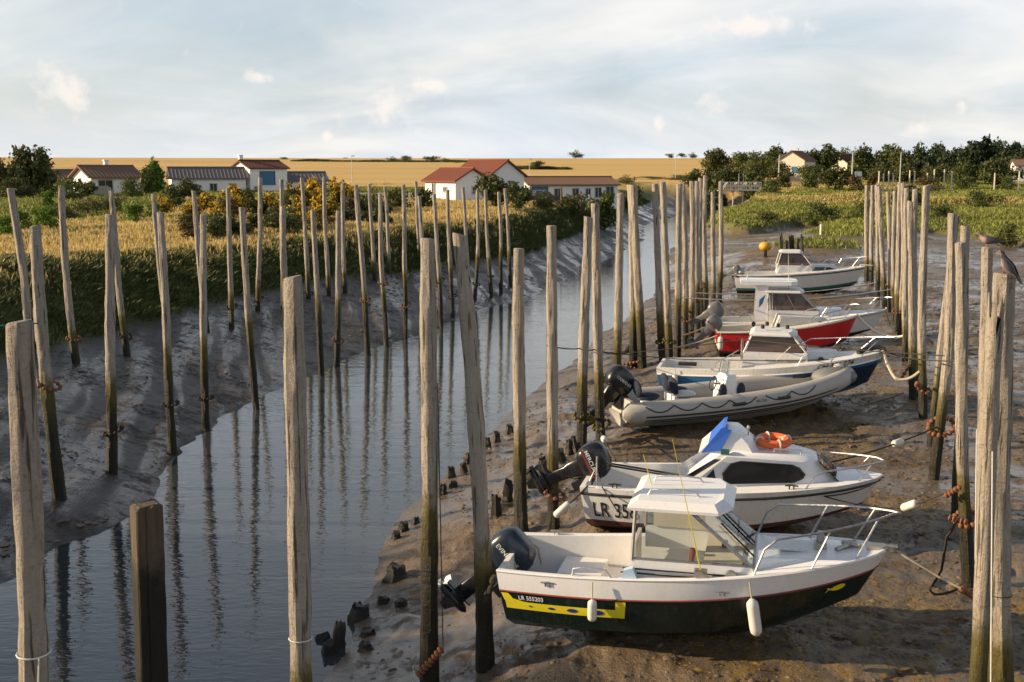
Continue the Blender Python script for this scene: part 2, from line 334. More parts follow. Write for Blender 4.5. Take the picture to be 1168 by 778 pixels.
# ------------------------------------------------------------------ terrain (s across the river, t along it)
WZ = -1.0
def I(t, pts): return np.interp(t, [p[0] for p in pts], [p[1] for p in pts])
def SLf(t): return I(t, [(-60, -12), (-30, -13), (16, -13.7), (20, -14.0), (24.5, -15), (29, -16.4), (34, -17.1), (42, -17.1), (49, -16.5), (60, -16.3), (73, -15.2), (82, -16.2), (91, -17), (97, -15.4), (103, -16), (124, -16.5), (161, -21), (185, -20), (216, -21), (236, -16), (320, -16)])
def SRf(t): return I(t, [(-60, -5), (-30, -5.5), (15, -6.6), (20, -7.6), (26, -8.3), (44, -8.6), (53, -8.7), (64, -8.1), (85, -9.1), (102, -11.5), (147, -13), (199, -10.4), (270, -12.2), (305, -14), (320, -17)])
def FTf(t): return I(t, [(-60, -20), (20, -20.5), (40, -22.0), (55, -21.8), (64, -20), (75, -18.6), (88, -18.6), (100, -18.8), (121, -19.6), (161, -24.0), (216, -25), (300, -22)])
def CRf(t): return I(t, [(-60, -27), (20, -28), (42, -30.5), (50, -29), (60, -25.6), (75, -23.6), (88, -23.2), (118, -24.8), (130, -26), (157, -28.6), (216, -32), (300, -30)])
def TEf(s): return I(s, [(-20, 330), (-13, 160), (-11, 128), (-5, 117), (0, 134), (4, 117), (8, 112), (12, 116), (15, 106), (20, 95), (30, 80), (45, 62), (80, 45)])
MOUNDS = [(at(930, 282, .6), 4.2, 1.0, 1), (at(975, 268, .6), 6.0, .9, 1), (at(1010, 262, .6), 5, .8, 1), (at(885, 297, .1), 4, .35, 0), (at(1120, 390, .1), 3.0, .3, 0), (at(1150, 350, .1), 4, .35, 0)]
PADS = [(-.02, 15.6, 103.5, 5.2), (1.3, 20.2, 103, 5.15), (2.75, 27.9, 74, 6.3), (4.0, 31.8, 104, 6.0), (7.0, 39, 96, 4.7), (7.0, 41.9, 100, 6.2), (11.3, 58, 100, 6.6)]
def terrain(x, y):
    x = np.asarray(x, float); y = np.asarray(y, float); s, t = st(x, y); r = np.hypot(x, y)
    sl = SLf(t); sr = SRf(t); ft = FTf(t); cr = np.minimum(CRf(t), ft - 2.5)
    n_a = fbm(s * .10, t * .10, 1); n_b = fbm(s * .5, t * .5, 5); n_c = fbm(s * 1.7, t * 1.7, 9)
    ew = fbm(t * .22, t * .05, 21) * 1.6 + fbm(t * 1.1, s * .2, 22) * .7
    dl = (sl - s) + ew; dr = (s - sr) + ew * .6
    # left bank: mud slope, levee, plain
    a = np.clip(dl / np.maximum(sl - ft, 1), 0, 1.0); hm = np.clip(.27 * (sl - ft), .7, 2.25); zl = WZ + hm * a ** .92
    lev = sstep(0, 1, np.clip((ft - s + n_a * 2.0) / (ft - cr), 0, 1.25) / 1.1)
    zl = zl + (2.65 - WZ - hm) * lev + n_b * .35 * lev
    inl = np.clip(cr - s, 0, 300)
    zl = zl + lev * (n_a * .5 + .95 * sstep(0, 42, inl) + .0012 * inl)
    # right bank
    zr = I(dr, [(-1, -1.2), (0, -1.0), (1.4, -.72), (3.2, -.36), (4.6, -.12), (6, 0), (12, .12), (22, .28), (60, .5), (200, .7)])
    te = TEf(s) + fbm(s * .13, t * .13, 31) * 14
    mead = sstep(-1.2, 1.6, t - te) * sstep(1, 5, dr)
    gully = np.exp(-((t - (128 + .28 * s + 3 * np.sin(s * .25))) / 3.6) ** 2) * sstep(-3, 2, s) * (1 - sstep(24, 34, s)) + .9 * np.exp(-((t - (168 + .3 * s)) / 4) ** 2) * sstep(4, 10, s)
    gully = np.clip(gully * 1.3, 0, 1); mead = mead * (1 - gully)
    zm = np.interp(t, [90, 120, 180, 250, 330], [.75, 1.0, 2.0, 3.4, 4.3]) + fbm(s * .07, t * .07, 41) * 1.6 + n_b * .4
    zr = zr * (1 - mead) + np.maximum(zm, zr + .4) * mead
    mg = np.zeros_like(s)
    for (bx, by, ba, bl) in PADS:        # mud squeezed up round the hulls
        ca, sa = math.sin(R(ba)), math.cos(R(ba)); lx = (x - bx) * ca + (y - by) * sa; ly = -(x - bx) * sa + (y - by) * ca
        w = sstep(-.4, .3, lx) * (1 - sstep(bl * .72, bl * .95, lx))
        zr = zr + w * (.17 * np.exp(-(ly / .62) ** 2) + (.07 + .16 * np.clip(fbm(x * 1.3, y * 1.3, 97), -.3, .4)) * np.exp(-((np.abs(ly) - 1.15) / .4) ** 2) - .05 * np.exp(-((np.abs(ly) - 1.9) / .5) ** 2))
    for (c, rad, h, g) in MOUNDS:
        q = np.exp(-((x - c.x) ** 2 + ((y - c.y) * .8) ** 2) / (rad * rad)); zr = zr + q * h * (1 - mead)
        if g: mg = np.maximum(mg, sstep(.5, .72, q + n_b * .25))
    left = s < (sl + sr) / 2
    water = (dl < 0) & (dr < 0)
    z = np.where(left, zl, zr); z = np.where(water, WZ - np.minimum(.8, .35 * np.minimum(-dl, -dr)), z)
    # far side of the river head, then the rising wheat field
    zf = np.interp(r, [120, 150, 200, 260, 330, 400, 600, 900, 5000], [3.3, 3.7, 3.85, 4.5, 6.6, 9.0, 13.0, 13.2, 5.0]) + fbm(x * .012, y * .012, 51) * .8 * sstep(150, 400, r)
    far = sstep(226, 246, t + fbm(s * .2, t * .0, 33) * 6) * sstep(10, -4, s); far = np.maximum(far, sstep(300, 335, t)); far = np.maximum(far, sstep(150, 200, r) * sstep(1, 26, cr - s))
    z = z * (1 - far) + zf * far
    # masks and fine relief
    grass = np.where(left, sstep(.10, .30, lev + n_c * .12), np.maximum(sstep(.25, .6, mead + n_c * .4), mg)); grass = np.maximum(grass, far); grass = np.where(water, 0, grass)
    dry = np.where(left, sstep(.90, 1.0, lev) * (.25 + .75 * sstep(-.12, .06, fbm(s * .09, t * .06, 61) + .30 * (1 - sstep(10, 22, inl)) - .22 * sstep(18, 34, inl))), .75 * sstep(.02, .22, fbm(s * .06, t * .05, 62)) * sstep(150, 190, t))
    wheat = sstep(178, 186, r) * far * sstep(-10, 10, y)
    mudm = (1 - grass) * np.where(water, 0, 1) * (1 - sstep(140, 220, r))
    ph = s * .62 + t * .30
    rill = fbm(ph * 2.3 + n_a * 3, (t - s * .5) * .10, 71, 4)
    z = z + mudm * np.where(left, np.clip(dl / 2, 0, 1) * (rill * .30 + n_b * .16 + n_c * .06), np.clip(dr / 2, 0, 1) * ((np.abs(fbm(s * .55 + t * .10 + n_a * 2, t * .45 - s * .1, 75, 5)) * -.75 + .10 + n_c * .10) * (1 - sstep(3.5, 6, dr)) + n_b * .16 + n_c * .10 + fbm(s * 4, t * 4, 77, 3) * .07)) * sstep(6, 14, r)
    run = np.where(left, 0, (1 - sstep(.0, .030, np.abs(fbm(s * .22 + n_b * .5, t * .5, 111, 3)))) * sstep(2, 4, dr) * mudm); z = z - run * .085 * sstep(6, 14, r)
    band = sstep(4.2, 6.5, dr) * (1 - sstep(13, 17, dr))
    weed = np.where(left, 0, band * sstep(-.06, .12, fbm(s * .3, t * .42, 81)) * .95) + np.where(left, 0, sstep(2, 4, dr) * .35 * sstep(.0, .15, fbm(s * .4, t * .4, 82)))
    wet = np.where(left, .45 + .55 * sstep(-.03, .08, rill), .55 + .45 * sstep(-.05, .1, fbm(s * .2, t * .25, 83))) * (1 - .55 * weed); wet = np.maximum(wet, run)
    return z, grass, dry, wheat, np.clip(weed, 0, 1), wet, np.where(left, 1.0 - sstep(.3, .8, far), 0.0)
def gz(x, y): return float(terrain(np.array([x]), np.array([y]))[0][0])
def ground_hit(u, v):
    """where the sight line of a photo pixel meets the terrain"""
    Ys = np.geomspace(5, 900, 1400); pts = [atY(u, v, y) for y in (10.0, 20.0)]
    k = (pts[1] - pts[0]) / 10.0; X = pts[0].x + k.x * (Ys - 10); Z = pts[0].z + k.z * (Ys - 10)
    T = terrain(X, Ys)[0]; i = int(np.argmax(Z <= T)) if (Z <= T).any() else len(Ys) - 1
    return Vector((X[i], Ys[i], T[i]))
def build_ground():
    az = np.concatenate([np.arange(-180, -40, 4.0), np.arange(-40, -27, 1.0), np.arange(-27, 27.001, .1), np.arange(28, 40, 1.0), np.arange(40, 180, 4.0)])
    rr = np.concatenate([[1.0, 3.0], np.geomspace(5, 260, 520), np.geomspace(265, 6000, 90)])
    A, RR = np.meshgrid(np.radians(az), rr); x = (RR * np.sin(A)).ravel(); y = (RR * np.cos(A)).ravel()
    z, g, d, w, we, wt, lf = terrain(x, y); n = len(az); m = len(rr)
    v = np.vstack([np.stack([x, y, z], 1), [[0, 0, z[0]]]])
    i, j = np.meshgrid(np.arange(m - 1), np.arange(n), indexing='ij'); j2 = (j + 1) % n
    f = np.stack([i * n + j, i * n + j2, (i + 1) * n + j2, (i + 1) * n + j], -1).reshape(-1, 4)[:, ::-1]
    me = np_mesh('ground', v, f, M['ground'])
    for nm, a in (('grass', g), ('dry', d), ('wheat', w), ('weed', we), ('wet', wt), ('left', lf)):
        at_ = me.attributes.new(nm, 'FLOAT', 'POINT'); at_.data.foreach_set('value', np.append(a, 0).astype(np.float32))
    me.polygons.foreach_set('use_smooth', np.ones(len(me.polygons), bool))
    tag(link('ground', me), kind='structure')
build_ground()
wm = MB(); wt_ = np.concatenate([np.arange(-40, 330, 6.0), [330]])
wm.grid([[(*xy(SLf(t) - 4, t), WZ), (*xy(SRf(t) + 4, t), WZ)] for t in wt_])
tag(wm.build('river_water', M['water']), kind='structure')

# ------------------------------------------------------------------ grass, made of blades
def blades(name, x, y, h, w, mat, lean=.45, per=5, spread=.16, droop=None, tone=None):
    z = terrain(x, y)[0]; n = len(x); N = n * per
    bx = np.repeat(x, per) + rng.normal(0, spread, N); by = np.repeat(y, per) + rng.normal(0, spread, N); bz = np.repeat(z, per) - .03
    hh = np.repeat(h, per) * rng.uniform(.55, 1.15, N); a = rng.uniform(0, 2 * PI, N); ln = rng.normal(0, lean, N) * hh
    b2 = rng.uniform(0, 2 * PI, N); ww = np.repeat(w, per) * rng.uniform(.6, 1.3, N)
    dx = np.cos(a) * ww; dy = np.sin(a) * ww; tx = np.cos(b2) * ln; ty = np.sin(b2) * ln
    if droop is not None: tx = tx + np.repeat(droop[0], per) * hh; ty = ty + np.repeat(droop[1], per) * hh
    V = np.empty((N, 4, 3)); V[:, 0] = np.stack([bx - dx, by - dy, bz], 1); V[:, 1] = np.stack([bx + dx, by + dy, bz], 1)
    V[:, 2] = np.stack([bx + dx * .8 + tx * .45, by + dy * .8 + ty * .45, bz + hh * .6], 1); V[:, 3] = np.stack([bx + tx, by + ty, bz + hh * .95], 1)
    F_ = np.arange(N * 4).reshape(N, 4); tt = np.repeat(rng.uniform(0, 1, n) if tone is None else tone, per) * .6 + rng.uniform(0, .4, N)
    return tag(link(name, np_mesh(name, V.reshape(-1, 3), F_, mat, np.repeat(tt, 4))), kind='stuff')
M['drygrass'] = leafmat('dry_golden_grass', (.30, .21, .065), (.68, .53, .22), .35); M['levee'] = leafmat('dark_bank_grass', (.026, .042, .012), (.105, .122, .036), .28)
M['marsh'] = leafmat('salt_marsh_grass', (.065, .090, .018), (.30, .31, .07), .3)
def band(n, tlo, thi, slo, shi):
    t = rng.uniform(tlo, thi, n); s = rng.uniform(slo, shi, n); return s, t
# levee flank
s, t = band(150000, 22, 215, -42, -17); x, y = xy(s, t); tr = terrain(x, y); k = (tr[1] > .5) & (s > CRf(t) - 1.5) & (s < FTf(t) + 1.5) & (np.abs(np.arctan2(x, y)) < R(29)) & (rng.uniform(0, 1, len(s)) < np.clip(95 / t, .3, 1) * np.clip(.15 + (FTf(t) + 1.2 - s) / 4 + fbm(s * .6, t * .6, 99) * 1.2, .06, 1))
x, y = x[k], y[k]; cl = fbm(x * .35, y * .35, 91)
blades('bank_grass', x, y, .16 + .38 * np.clip(cl + .3, 0, 1), np.full(len(x), .014) + .0002 * y, M['levee'], .6, 6, .16, (np.full(len(x), CA * .55), np.full(len(x), -SA * .55)), np.clip(cl + .5, 0, 1))
# dry grass on the crest and plain
s, t = band(90000, 34, 200, -75, -21); x, y = xy(s, t); tr = terrain(x, y); k = ((tr[2] > .35) | (s > CRf(t))) & (s < CRf(t) + 1.0 + np.clip(rng.normal(0, .9, len(s)), -.8, 2.4) + 1.6 * fbm(s * .3, t * .3, 105)) & (np.abs(np.arctan2(x, y)) < R(28)) & (rng.uniform(0, 1, len(s)) < np.clip(55 / t, .15, 1) * np.clip(1.3 - (CRf(t) - s) / 45, .25, 1))
x, y = x[k], y[k]; cl = fbm(x * .4, y * .4, 92)
blades('dry_grass', x, y, .28 + .34 * np.clip(cl + .4, 0, 1), np.full(len(x), .028) + .0004 * y, M['drygrass'], .28, 6, .16, None, np.clip(cl + .5, 0, 1))
s, t = band(30000, 36, 200, -75, -24); x, y = xy(s, t); tr = terrain(x, y); k = (tr[2] < .6) & (s < CRf(t) + .5) & (np.abs(np.arctan2(x, y)) < R(28)) & (tr[3] < .3)
x, y = x[k], y[k]; cl = fbm(x * .3, y * .3, 93)
blades('green_grass', x, y, .22 + .4 * np.clip(cl + .4, 0, 1), np.full(len(x), .04) + .0004 * y, M['marsh'], .4, 5, .2, None, np.clip(cl + .45, 0, 1))
# marsh on the right
s, t = band(95000, 60, 300, -16, 80); x, y = xy(s, t); tr = terrain(x, y); k = (tr[1] > .4) & (tr[6] < .5) & (tr[3] < .3) & (np.abs(np.arctan2(x, y)) < R(28)) & (rng.uniform(0, 1, len(s)) < np.clip(130 / t, .4, 1))
x, y = x[k], y[k]; cl = fbm(x * .16, y * .16, 94)
blades('marsh_grass', x, y, .22 + .75 * np.clip(cl + .25, 0, 1), np.full(len(x), .03) + .00045 * y, M['marsh'], .5, 5, .34, None, np.clip(cl * 1.6 + .5, 0, 1))
dm = tr[2][k] > .3
blades('dry_marsh_grass', x[dm], y[dm], .5 + .3 * np.clip(cl[dm], 0, 1), .03 + .00045 * y[dm], M['drygrass'], .35, 4, .3)

# mud clods, stones and weed scraps lying on the mud
def clods(name, x, y, r, mat, flat=.55):
    z = terrain(x, y)[0]; n = len(x)
    base = np.array([(1, 0, 0), (.3, .95, 0), (-.8, .6, 0), (-.8, -.6, 0), (.3, -.95, 0), (.45, .3, .75), (-.4, .25, .85), (0, -.5, .7)])
    fc = np.array([(0, 1, 5), (1, 6, 5), (1, 2, 6), (2, 3, 6), (3, 7, 6), (3, 4, 7), (4, 0, 7), (0, 5, 7), (5, 6, 7)])
    V = base[None] * rng.uniform(.6, 1.35, (n, 8, 3)); a = rng.uniform(0, 2 * PI, n); c, s_ = np.cos(a)[:, None], np.sin(a)[:, None]
    st_ = rng.uniform(.6, 1.6, n)[:, None]
    X = (V[..., 0] * c * st_ - V[..., 1] * s_) * r[:, None] + x[:, None]; Y = (V[..., 0] * s_ * st_ + V[..., 1] * c) * r[:, None] + y[:, None]; Z = V[..., 2] * r[:, None] * flat + z[:, None] - r[:, None] * .08
    F_ = (fc[None] + (np.arange(n) * 8)[:, None, None]).reshape(-1, 3)
    return tag(link(name, np_mesh(name, np.stack([X, Y, Z], -1).reshape(-1, 3), F_, mat, np.repeat(rng.uniform(0, 1, n), 8))), kind='stuff')
def clodmat(name, a, b, rough):
    m = Mat(name); t = m.attr('tint'); n = m.noise(m.coord('World'), 14, 4); return m.fin(m.mix(m.math('ADD', m.math('MULTIPLY', t, .7), m.math('MULTIPLY', n, .3)), a, b), rough, m.bump(n, .6, .02), .4)
M['clod'] = clodmat('mud_clods', (.05, .038, .027), (.20, .15, .10), .6); M['weed'] = clodmat('brown_seaweed', (.035, .024, .008), (.21, .13, .03), .6)
s, t = band(34000, 11, 75, -8, 14); x, y = xy(s, t); tr = terrain(x, y); q = fbm(x * .55, y * .55, 95)
k = (tr[1] < .2) & (tr[0] > -.93) & (q > -.02) & (rng.uniform(0, 1, len(s)) < np.clip(24 / t, .12, 1)); x, y = x[k], y[k]
clods('mud_clods', x, y, .015 + .05 * rng.random(len(x)) ** 2.5 + .02 * (y / 40), M['clod'], .5)
s, t = band(60000, 11, 80, -5.5, 9); x, y = xy(s, t); tr = terrain(x, y); k = (tr[4] > .35) & (rng.uniform(0, 1, len(s)) < np.clip(24 / t, .1, 1)); x, y = x[k], y[k]
clods('brown_seaweed', x, y, .012 + .05 * rng.random(len(x)) ** 2 + .015 * (y / 40), M['weed'], .3)
s, t = band(9000, 16, 62, -23, -13.5); x, y = xy(s, t); tr = terrain(x, y); q = fbm(x * .5, y * .5, 96); k = (tr[1] < .2) & (tr[0] > -.95) & (q > .06); x, y = x[k], y[k]
clods('bank_clods', x, y, .03 + .09 * rng.random(len(x)) ** 2.5, M['clod'], .35)

# thin hedge lines across the wheat
hx = []; hy = []
for (pa, pb, Y0, Y1, n_) in ((338, 548, 445, 415, 2600), (588, 646, 335, 330, 800), (600, 800, 250, 240, 0)):
    f = rng.uniform(0, 1, n_); Yv = Y0 + (Y1 - Y0) * f + rng.normal(0, .8, n_); hx.append((pa + (pb - pa) * f - 584) / F * Yv); hy.append(Yv)
x, y = np.concatenate(hx), np.concatenate(hy)
blades('field_hedge', x, y, .5 + .9 * np.clip(fbm(x * .15, y * 0, 101) + .4, 0, 1), np.full(len(x), .22), M['levee'], .5, 5, .6)

s, t = band(2600, 11.5, 17.5, -1.5, 5); x, y = xy(s, t); q = fbm(x * .8, y * .8, 103); k = q > .0; x, y = x[k], y[k]
clods('foreshore_stones', x, y, .018 + .06 * rng.random(len(x)) ** 3, M['clod'], .6)
# ------------------------------------------------------------------ trees, bushes, houses
def crown_mesh(name, seed, lobes, n, leaf, mat, fl=None):
    """leaf-sized faces spread through a handful of uneven lobes (cx, cy, cz, rx, ry, rz)"""
    g = np.random.default_rng(seed); wts = np.array([l[3] * l[4] * l[5] for l in lobes]) ** .7; wts /= wts.sum()
    idx = g.choice(len(lobes), n, p=wts); Lb = np.array(lobes)[idx]
    d = g.normal(size=(n, 3)); d /= np.linalg.norm(d, axis=1)[:, None]; rad = g.uniform(.35, 1, n) ** .5
    lump = 1 + .38 * np.sin(d[:, 0] * 5 + idx * 1.7) * np.sin(d[:, 1] * 5.3 + idx) + .25 * np.sin(d[:, 2] * 9 + d[:, 0] * 6 + idx * 2.1)
    P = Lb[:, :3] + d * Lb[:, 3:] * (rad * lump)[:, None]
    a = g.normal(size=(n, 3)); nrm = d * .9 + a * .8; nrm /= np.linalg.norm(nrm, axis=1)[:, None]
    u = np.cross(nrm, g.normal(size=(n, 3))); u /= np.linalg.norm(u, axis=1)[:, None]; w = np.cross(nrm, u)
    sz = leaf * g.uniform(.5, 1.3, n)[:, None]
    V = np.stack([P - u * sz, P - w * sz * .5, P + u * sz, P + w * sz * .5], 1)
    V[..., 2] = np.maximum(V[..., 2], .02)
    tone = np.clip(.5 + .5 * np.sin(P[:, 0] * 2.1 + seed) * np.sin(P[:, 1] * 1.7) * np.sin(P[:, 2] * 2.6) + g.normal(0, .22, n), 0, 1)
    me = np_mesh(name, V.reshape(-1, 3), np.arange(n * 4).reshape(n, 4), mat, np.repeat(tone, 4))
    if fl is not None:
        me.materials.append(fl); top = (d[:, 2] > -.1) & (rad > .72) & (g.uniform(0, 1, n) < .62)
        me.polygons.foreach_set('material_index', top.astype(np.int32))
    return me
def lobes_for(seed, w, h, base, n):
    g = np.random.default_rng(seed); out = []
    for i in range(n):
        a = g.uniform(0, 2 * PI); q = g.uniform(.1, .62); zz = g.uniform(base, .80); k = 1 - .55 * max(0, (zz - .55) / .45)
        rr = g.uniform(.20, .36) * k
        out.append((math.cos(a) * q * w * .5 * k * 1.1, math.sin(a) * q * w * .5 * k * 1.1, zz * h, rr * w * .85, rr * w * .85, g.uniform(.13, .22) * h))
    return out
def trunk_mesh(name, seed, h, r):
    g = random.Random(seed); mb = MB(); top = Vector((g.uniform(-.1, .1) * h, g.uniform(-.1, .1) * h, h))
    mb.tube([(0, 0, -.3), (r * .2, 0, h * .3), top * .65 + Vector((0, 0, 0)), top], [r * 1.25, r, r * .7, r * .35], 7)
    for i in range(5):
        a = i * 1.3 + g.random(); b = Vector((0, 0, h * g.uniform(.35, .7))); e = b + Vector((math.cos(a), math.sin(a), .8)) * h * g.uniform(.25, .42)
        mb.tube([b, (b + e) / 2 + Vector((0, 0, .04 * h)), e], [r * .5, r * .32, r * .12], 5)
    return mb.mesh(name, M['trunk'], True)
M['trunk'] = paint('tree_bark', (.075, .055, .04), .9, .3, .3, (.04, .035, .03), .2, 6, .6)
LEAF = {'dark': leafmat('dark_oak_leaves', (.016, .026, .009), (.115, .130, .036), .25), 'mid': leafmat('mid_green_leaves', (.020, .038, .010), (.13, .155, .035), .28), 'olive': leafmat('olive_leaves', (.025, .035, .010), (.12, .125, .035), .25), 'bright': leafmat('bright_green_leaves', (.04, .085, .010), (.16, .26, .035), .35), 'pine': leafmat('pine_needles', (.010, .021, .009), (.060, .080, .028), .15), 'gorse': leafmat('broom_stems', (.03, .04, .010), (.12, .12, .03), .25), 'flower': leafmat('yellow_broom_flowers', (.50, .27, .008), (.78, .50, .02), .3), 'russet': leafmat('russet_scrub', (.05, .038, .016), (.17, .115, .045), .25)}
ORDN = lambda i: (['first', 'second', 'third', 'fourth', 'fifth', 'sixth', 'seventh', 'eighth', 'ninth', 'tenth', 'eleventh', 'twelfth', 'thirteenth', 'fourteenth', 'fifteenth', 'sixteenth', 'seventeenth', 'eighteenth', 'nineteenth', 'twentieth'] + ['twenty-' + q for q in ('first', 'second', 'third', 'fourth', 'fifth', 'sixth', 'seventh', 'eighth', 'ninth')] + ['thirtieth', 'thirty-first', 'thirty-second', 'thirty-third', 'thirty-fourth', 'thirty-fifth'])[i]
PROTO = {}
def proto(kind, tree, var, aspect):
    k = (kind, tree, var, aspect)
    if k not in PROTO:
        sd = 11 + var * 17 + len(kind) * 5; n = {True: 3400, False: 1500}[tree]
        lb = lobes_for(sd, aspect, 1.0, .20 if tree else .16, 17 if tree else 11)
        PROTO[k] = (crown_mesh('crown', sd, lb, n, .052 if tree else .058, LEAF['gorse' if kind == 'gorse' else kind], LEAF['flower'] if kind == 'gorse' else None), trunk_mesh('trunk', sd, .62 if tree else .42, .035))
    return PROTO[k]
def plant(name, px, vtop, Y, wpx, kind, label, cat, group, vb=None, tree=True, var=0):
    """px = centre column, vtop = row of the top, wpx = width in photo pixels, Y = distance in metres"""
    p = atY(px, vtop, Y); g = gz(p.x, Y); h = max(p.z - g, .5); w = wpx * Y / F
    asp = round(min(max(w / h, .6), 2.4) * 2) / 2
    cm, tm = proto(kind, tree, var, asp)
    o = empty(name, (p.x, Y, g - .05), rz=random.uniform(0, 6.28)); kx = w / (h * asp) * .86
    o.scale = (h * 1.04 * kx, h * 1.04 * kx, h * 1.04)
    tag(o, label, cat, group); link('crown', cm, o); link('trunk', tm, o); return o
# big dark trees at the left edge
GL = 'dark trees at the left edge'
plant('broadleaf_tree', 32, 160, 118, 58, 'dark', 'tall dark evergreen tree left of the brown roofed white house', 'tree', GL, var=0)
plant('broadleaf_tree', 4, 176, 112, 44, 'dark', 'dark tree cut off by the left edge of the photo', 'tree', GL, var=1)
plant('broadleaf_tree', 52, 182, 124, 34, 'dark', 'lower dark tree touching the small annex of the brown roofed house', 'tree', GL, var=2)
plant('broadleaf_tree', 16, 200, 108, 50, 'dark', 'dense low dark tree in front of the tallest tree at the left', 'tree', GL, var=3)
plant('broadleaf_tree', 174, 180, 135, 24, 'bright', 'small bright green tree right of the brown roofed house', 'tree', 'trees round the houses', var=0)
plant('broadleaf_tree', 168, 191, 125, 25, 'mid', 'rounded mid green tree against the end of the brown roofed house', 'tree', 'trees round the houses', var=1)
plant('broadleaf_tree', 212, 200, 110, 40, 'dark', 'dark bushy tree in front of the grey roofed barn', 'tree', 'trees round the houses', var=2)
plant('broadleaf_tree', 566, 191, 110, 52, 'olive', 'sunlit olive green tree beside the red roofed white house', 'tree', 'trees round the houses', var=3)
plant('broadleaf_tree', 592, 204, 106, 36, 'dark', 'dark lower tree leaning out right of the sunlit olive tree', 'tree', 'trees round the houses', var=1)
BU = [(78, 205, 100, 30, 'mid', 'mid green bush under the annex of the brown roofed house'), (95, 203, 104, 28, 'dark', 'dark bush at the left corner of the brown roofed house'), (54, 219, 88, 14, 'bright', 'small round yellow green bush left of the white house'), (150, 206, 112, 26, 'mid', 'green bush below the dark door of the white house'), (192, 211, 92, 34, 'mid', 'broad green bush left of the first yellow flowers'),
      (50, 236, 66, 30, 'bright', 'bright lime green bush in the dry grass at far left'), (24, 240, 64, 24, 'bright', 'lime green bush nearest the left edge'), (4, 248, 60, 24, 'bright', 'low lime green bush cut by the left edge'), (152, 233, 72, 26, 'bright', 'lime green bush left of the orange yellow broom'), (172, 231, 78, 22, 'bright', 'small lime bush touching the orange yellow broom'),
      (100, 228, 80, 40, 'olive', 'low olive scrub under the white house'), (70, 232, 76, 40, 'olive', 'olive scrub beside the tallest lime bush'), (130, 226, 84, 36, 'olive', 'olive scrub in front of the wooden box'), (280, 216, 96, 30, 'mid', 'green bush below the two storey white house'), (330, 208, 100, 22, 'dark', 'dark green bush right of the two storey house'), (300, 226, 80, 30, 'olive', 'olive scrub among the yellow broom'),
      (350, 230, 72, 40, 'dark', 'dark scrub below the biggest broom clump'), (258, 226, 78, 26, 'russet', 'russet scrub left of the broom row'), (400, 222, 82, 30, 'russet', 'russet scrub where the broom row ends'), (325, 238, 66, 44, 'dark', 'dark scrub on the crest of the bank'), (425, 214, 100, 36, 'dark', 'dark hedge bush at the wheat field edge'), (455, 213, 104, 36, 'dark', 'dark hedge bush left of the red roofed house'), (482, 211, 104, 30, 'dark', 'dark hedge bush touching the garden wall'),
      (620, 219, 112, 36, 'olive', 'low olive bush in front of the long low house'), (655, 222, 118, 40, 'olive', 'low bush under the right half of the long house'), (690, 220, 125, 36, 'mid', 'low green bush at the end of the long house'), (722, 213, 180, 34, 'mid', 'low green bush on the far bank before the bridge'), (775, 206, 255, 40, 'dark', 'dark bush on the far bank left of the bridge')]
for i, (px, v, Y, w, k, lab) in enumerate(BU): plant('bush', px, v - 4, Y, w * 1.2, k, lab, 'bush', 'bushes on the left bank', tree=False, var=i % 3)
GO = [(187, 226, 84, 22, 'orange yellow flowering broom between the lime bushes'), (232, 222, 88, 20, 'yellow broom nearest the grey roofed barn'), (247, 231, 74, 26, 'large yellow broom in the middle of the left group'), (270, 224, 80, 22, 'yellow broom behind the largest one of the left group'), (263, 213, 94, 22, 'pale yellow broom under the barn wall'), (312, 221, 80, 26, 'yellow broom below the blue window'), (340, 212, 90, 26, 'yellow broom left of the highest broom clump'), (353, 204, 94, 20, 'highest yellow broom in front of the dark roofed annex'), (366, 214, 86, 30, 'wide yellow broom below the highest clump'), (384, 206, 96, 26, 'yellow broom at the right end of the row'), (398, 212, 98, 18, 'small yellow broom beside the lamp post'), (344, 232, 70, 20, 'low yellow broom on the lip of the bank'), (362, 234, 68, 22, 'lowest yellow broom hanging over the bank'), (218, 232, 76, 16, 'small yellow broom at the edge of the dry grass')]
for i, (px, v, Y, w, lab) in enumerate(GO): plant('broom_bush', px, v - 5, Y, w * 1.45, 'gorse', lab, 'bush', 'yellow broom on the left bank', tree=False, var=i % 3)
HB = [(323, 178.5, 520, 15, 'round bush alone on the skyline above the two storey house'), (394, 179.5, 600, 10, 'round bush on the skyline beside the lamp post'), (447, 177.5, 430, 20, 'left bush of the pair on the field hedge'), (462, 176, 430, 22, 'second bush of the field hedge, left of the gap'), (492, 176, 430, 26, 'bush right of the gap in the field hedge'), (507, 179, 430, 14, 'small bush at the right end of the field hedge'), (521, 182, 400, 12, 'small bush behind the red roof'), (612, 180.5, 330, 20, 'round bush standing in the wheat behind the long house'), (657, 170, 600, 20, 'round tree alone on the skyline over the long house'), (764, 174, 600, 13, 'left bush of three on the skyline near the treeline'), (778, 173, 600, 14, 'middle bush of three on the skyline near the treeline'), (790, 173, 600, 13, 'right bush of three on the skyline near the treeline')]
for i, (px, v, Y, w, lab) in enumerate(HB): plant('hedge_bush', px, v, Y, w, 'dark', lab, 'bush', 'bushes far off in the wheat fields', tree=False, var=i % 3)
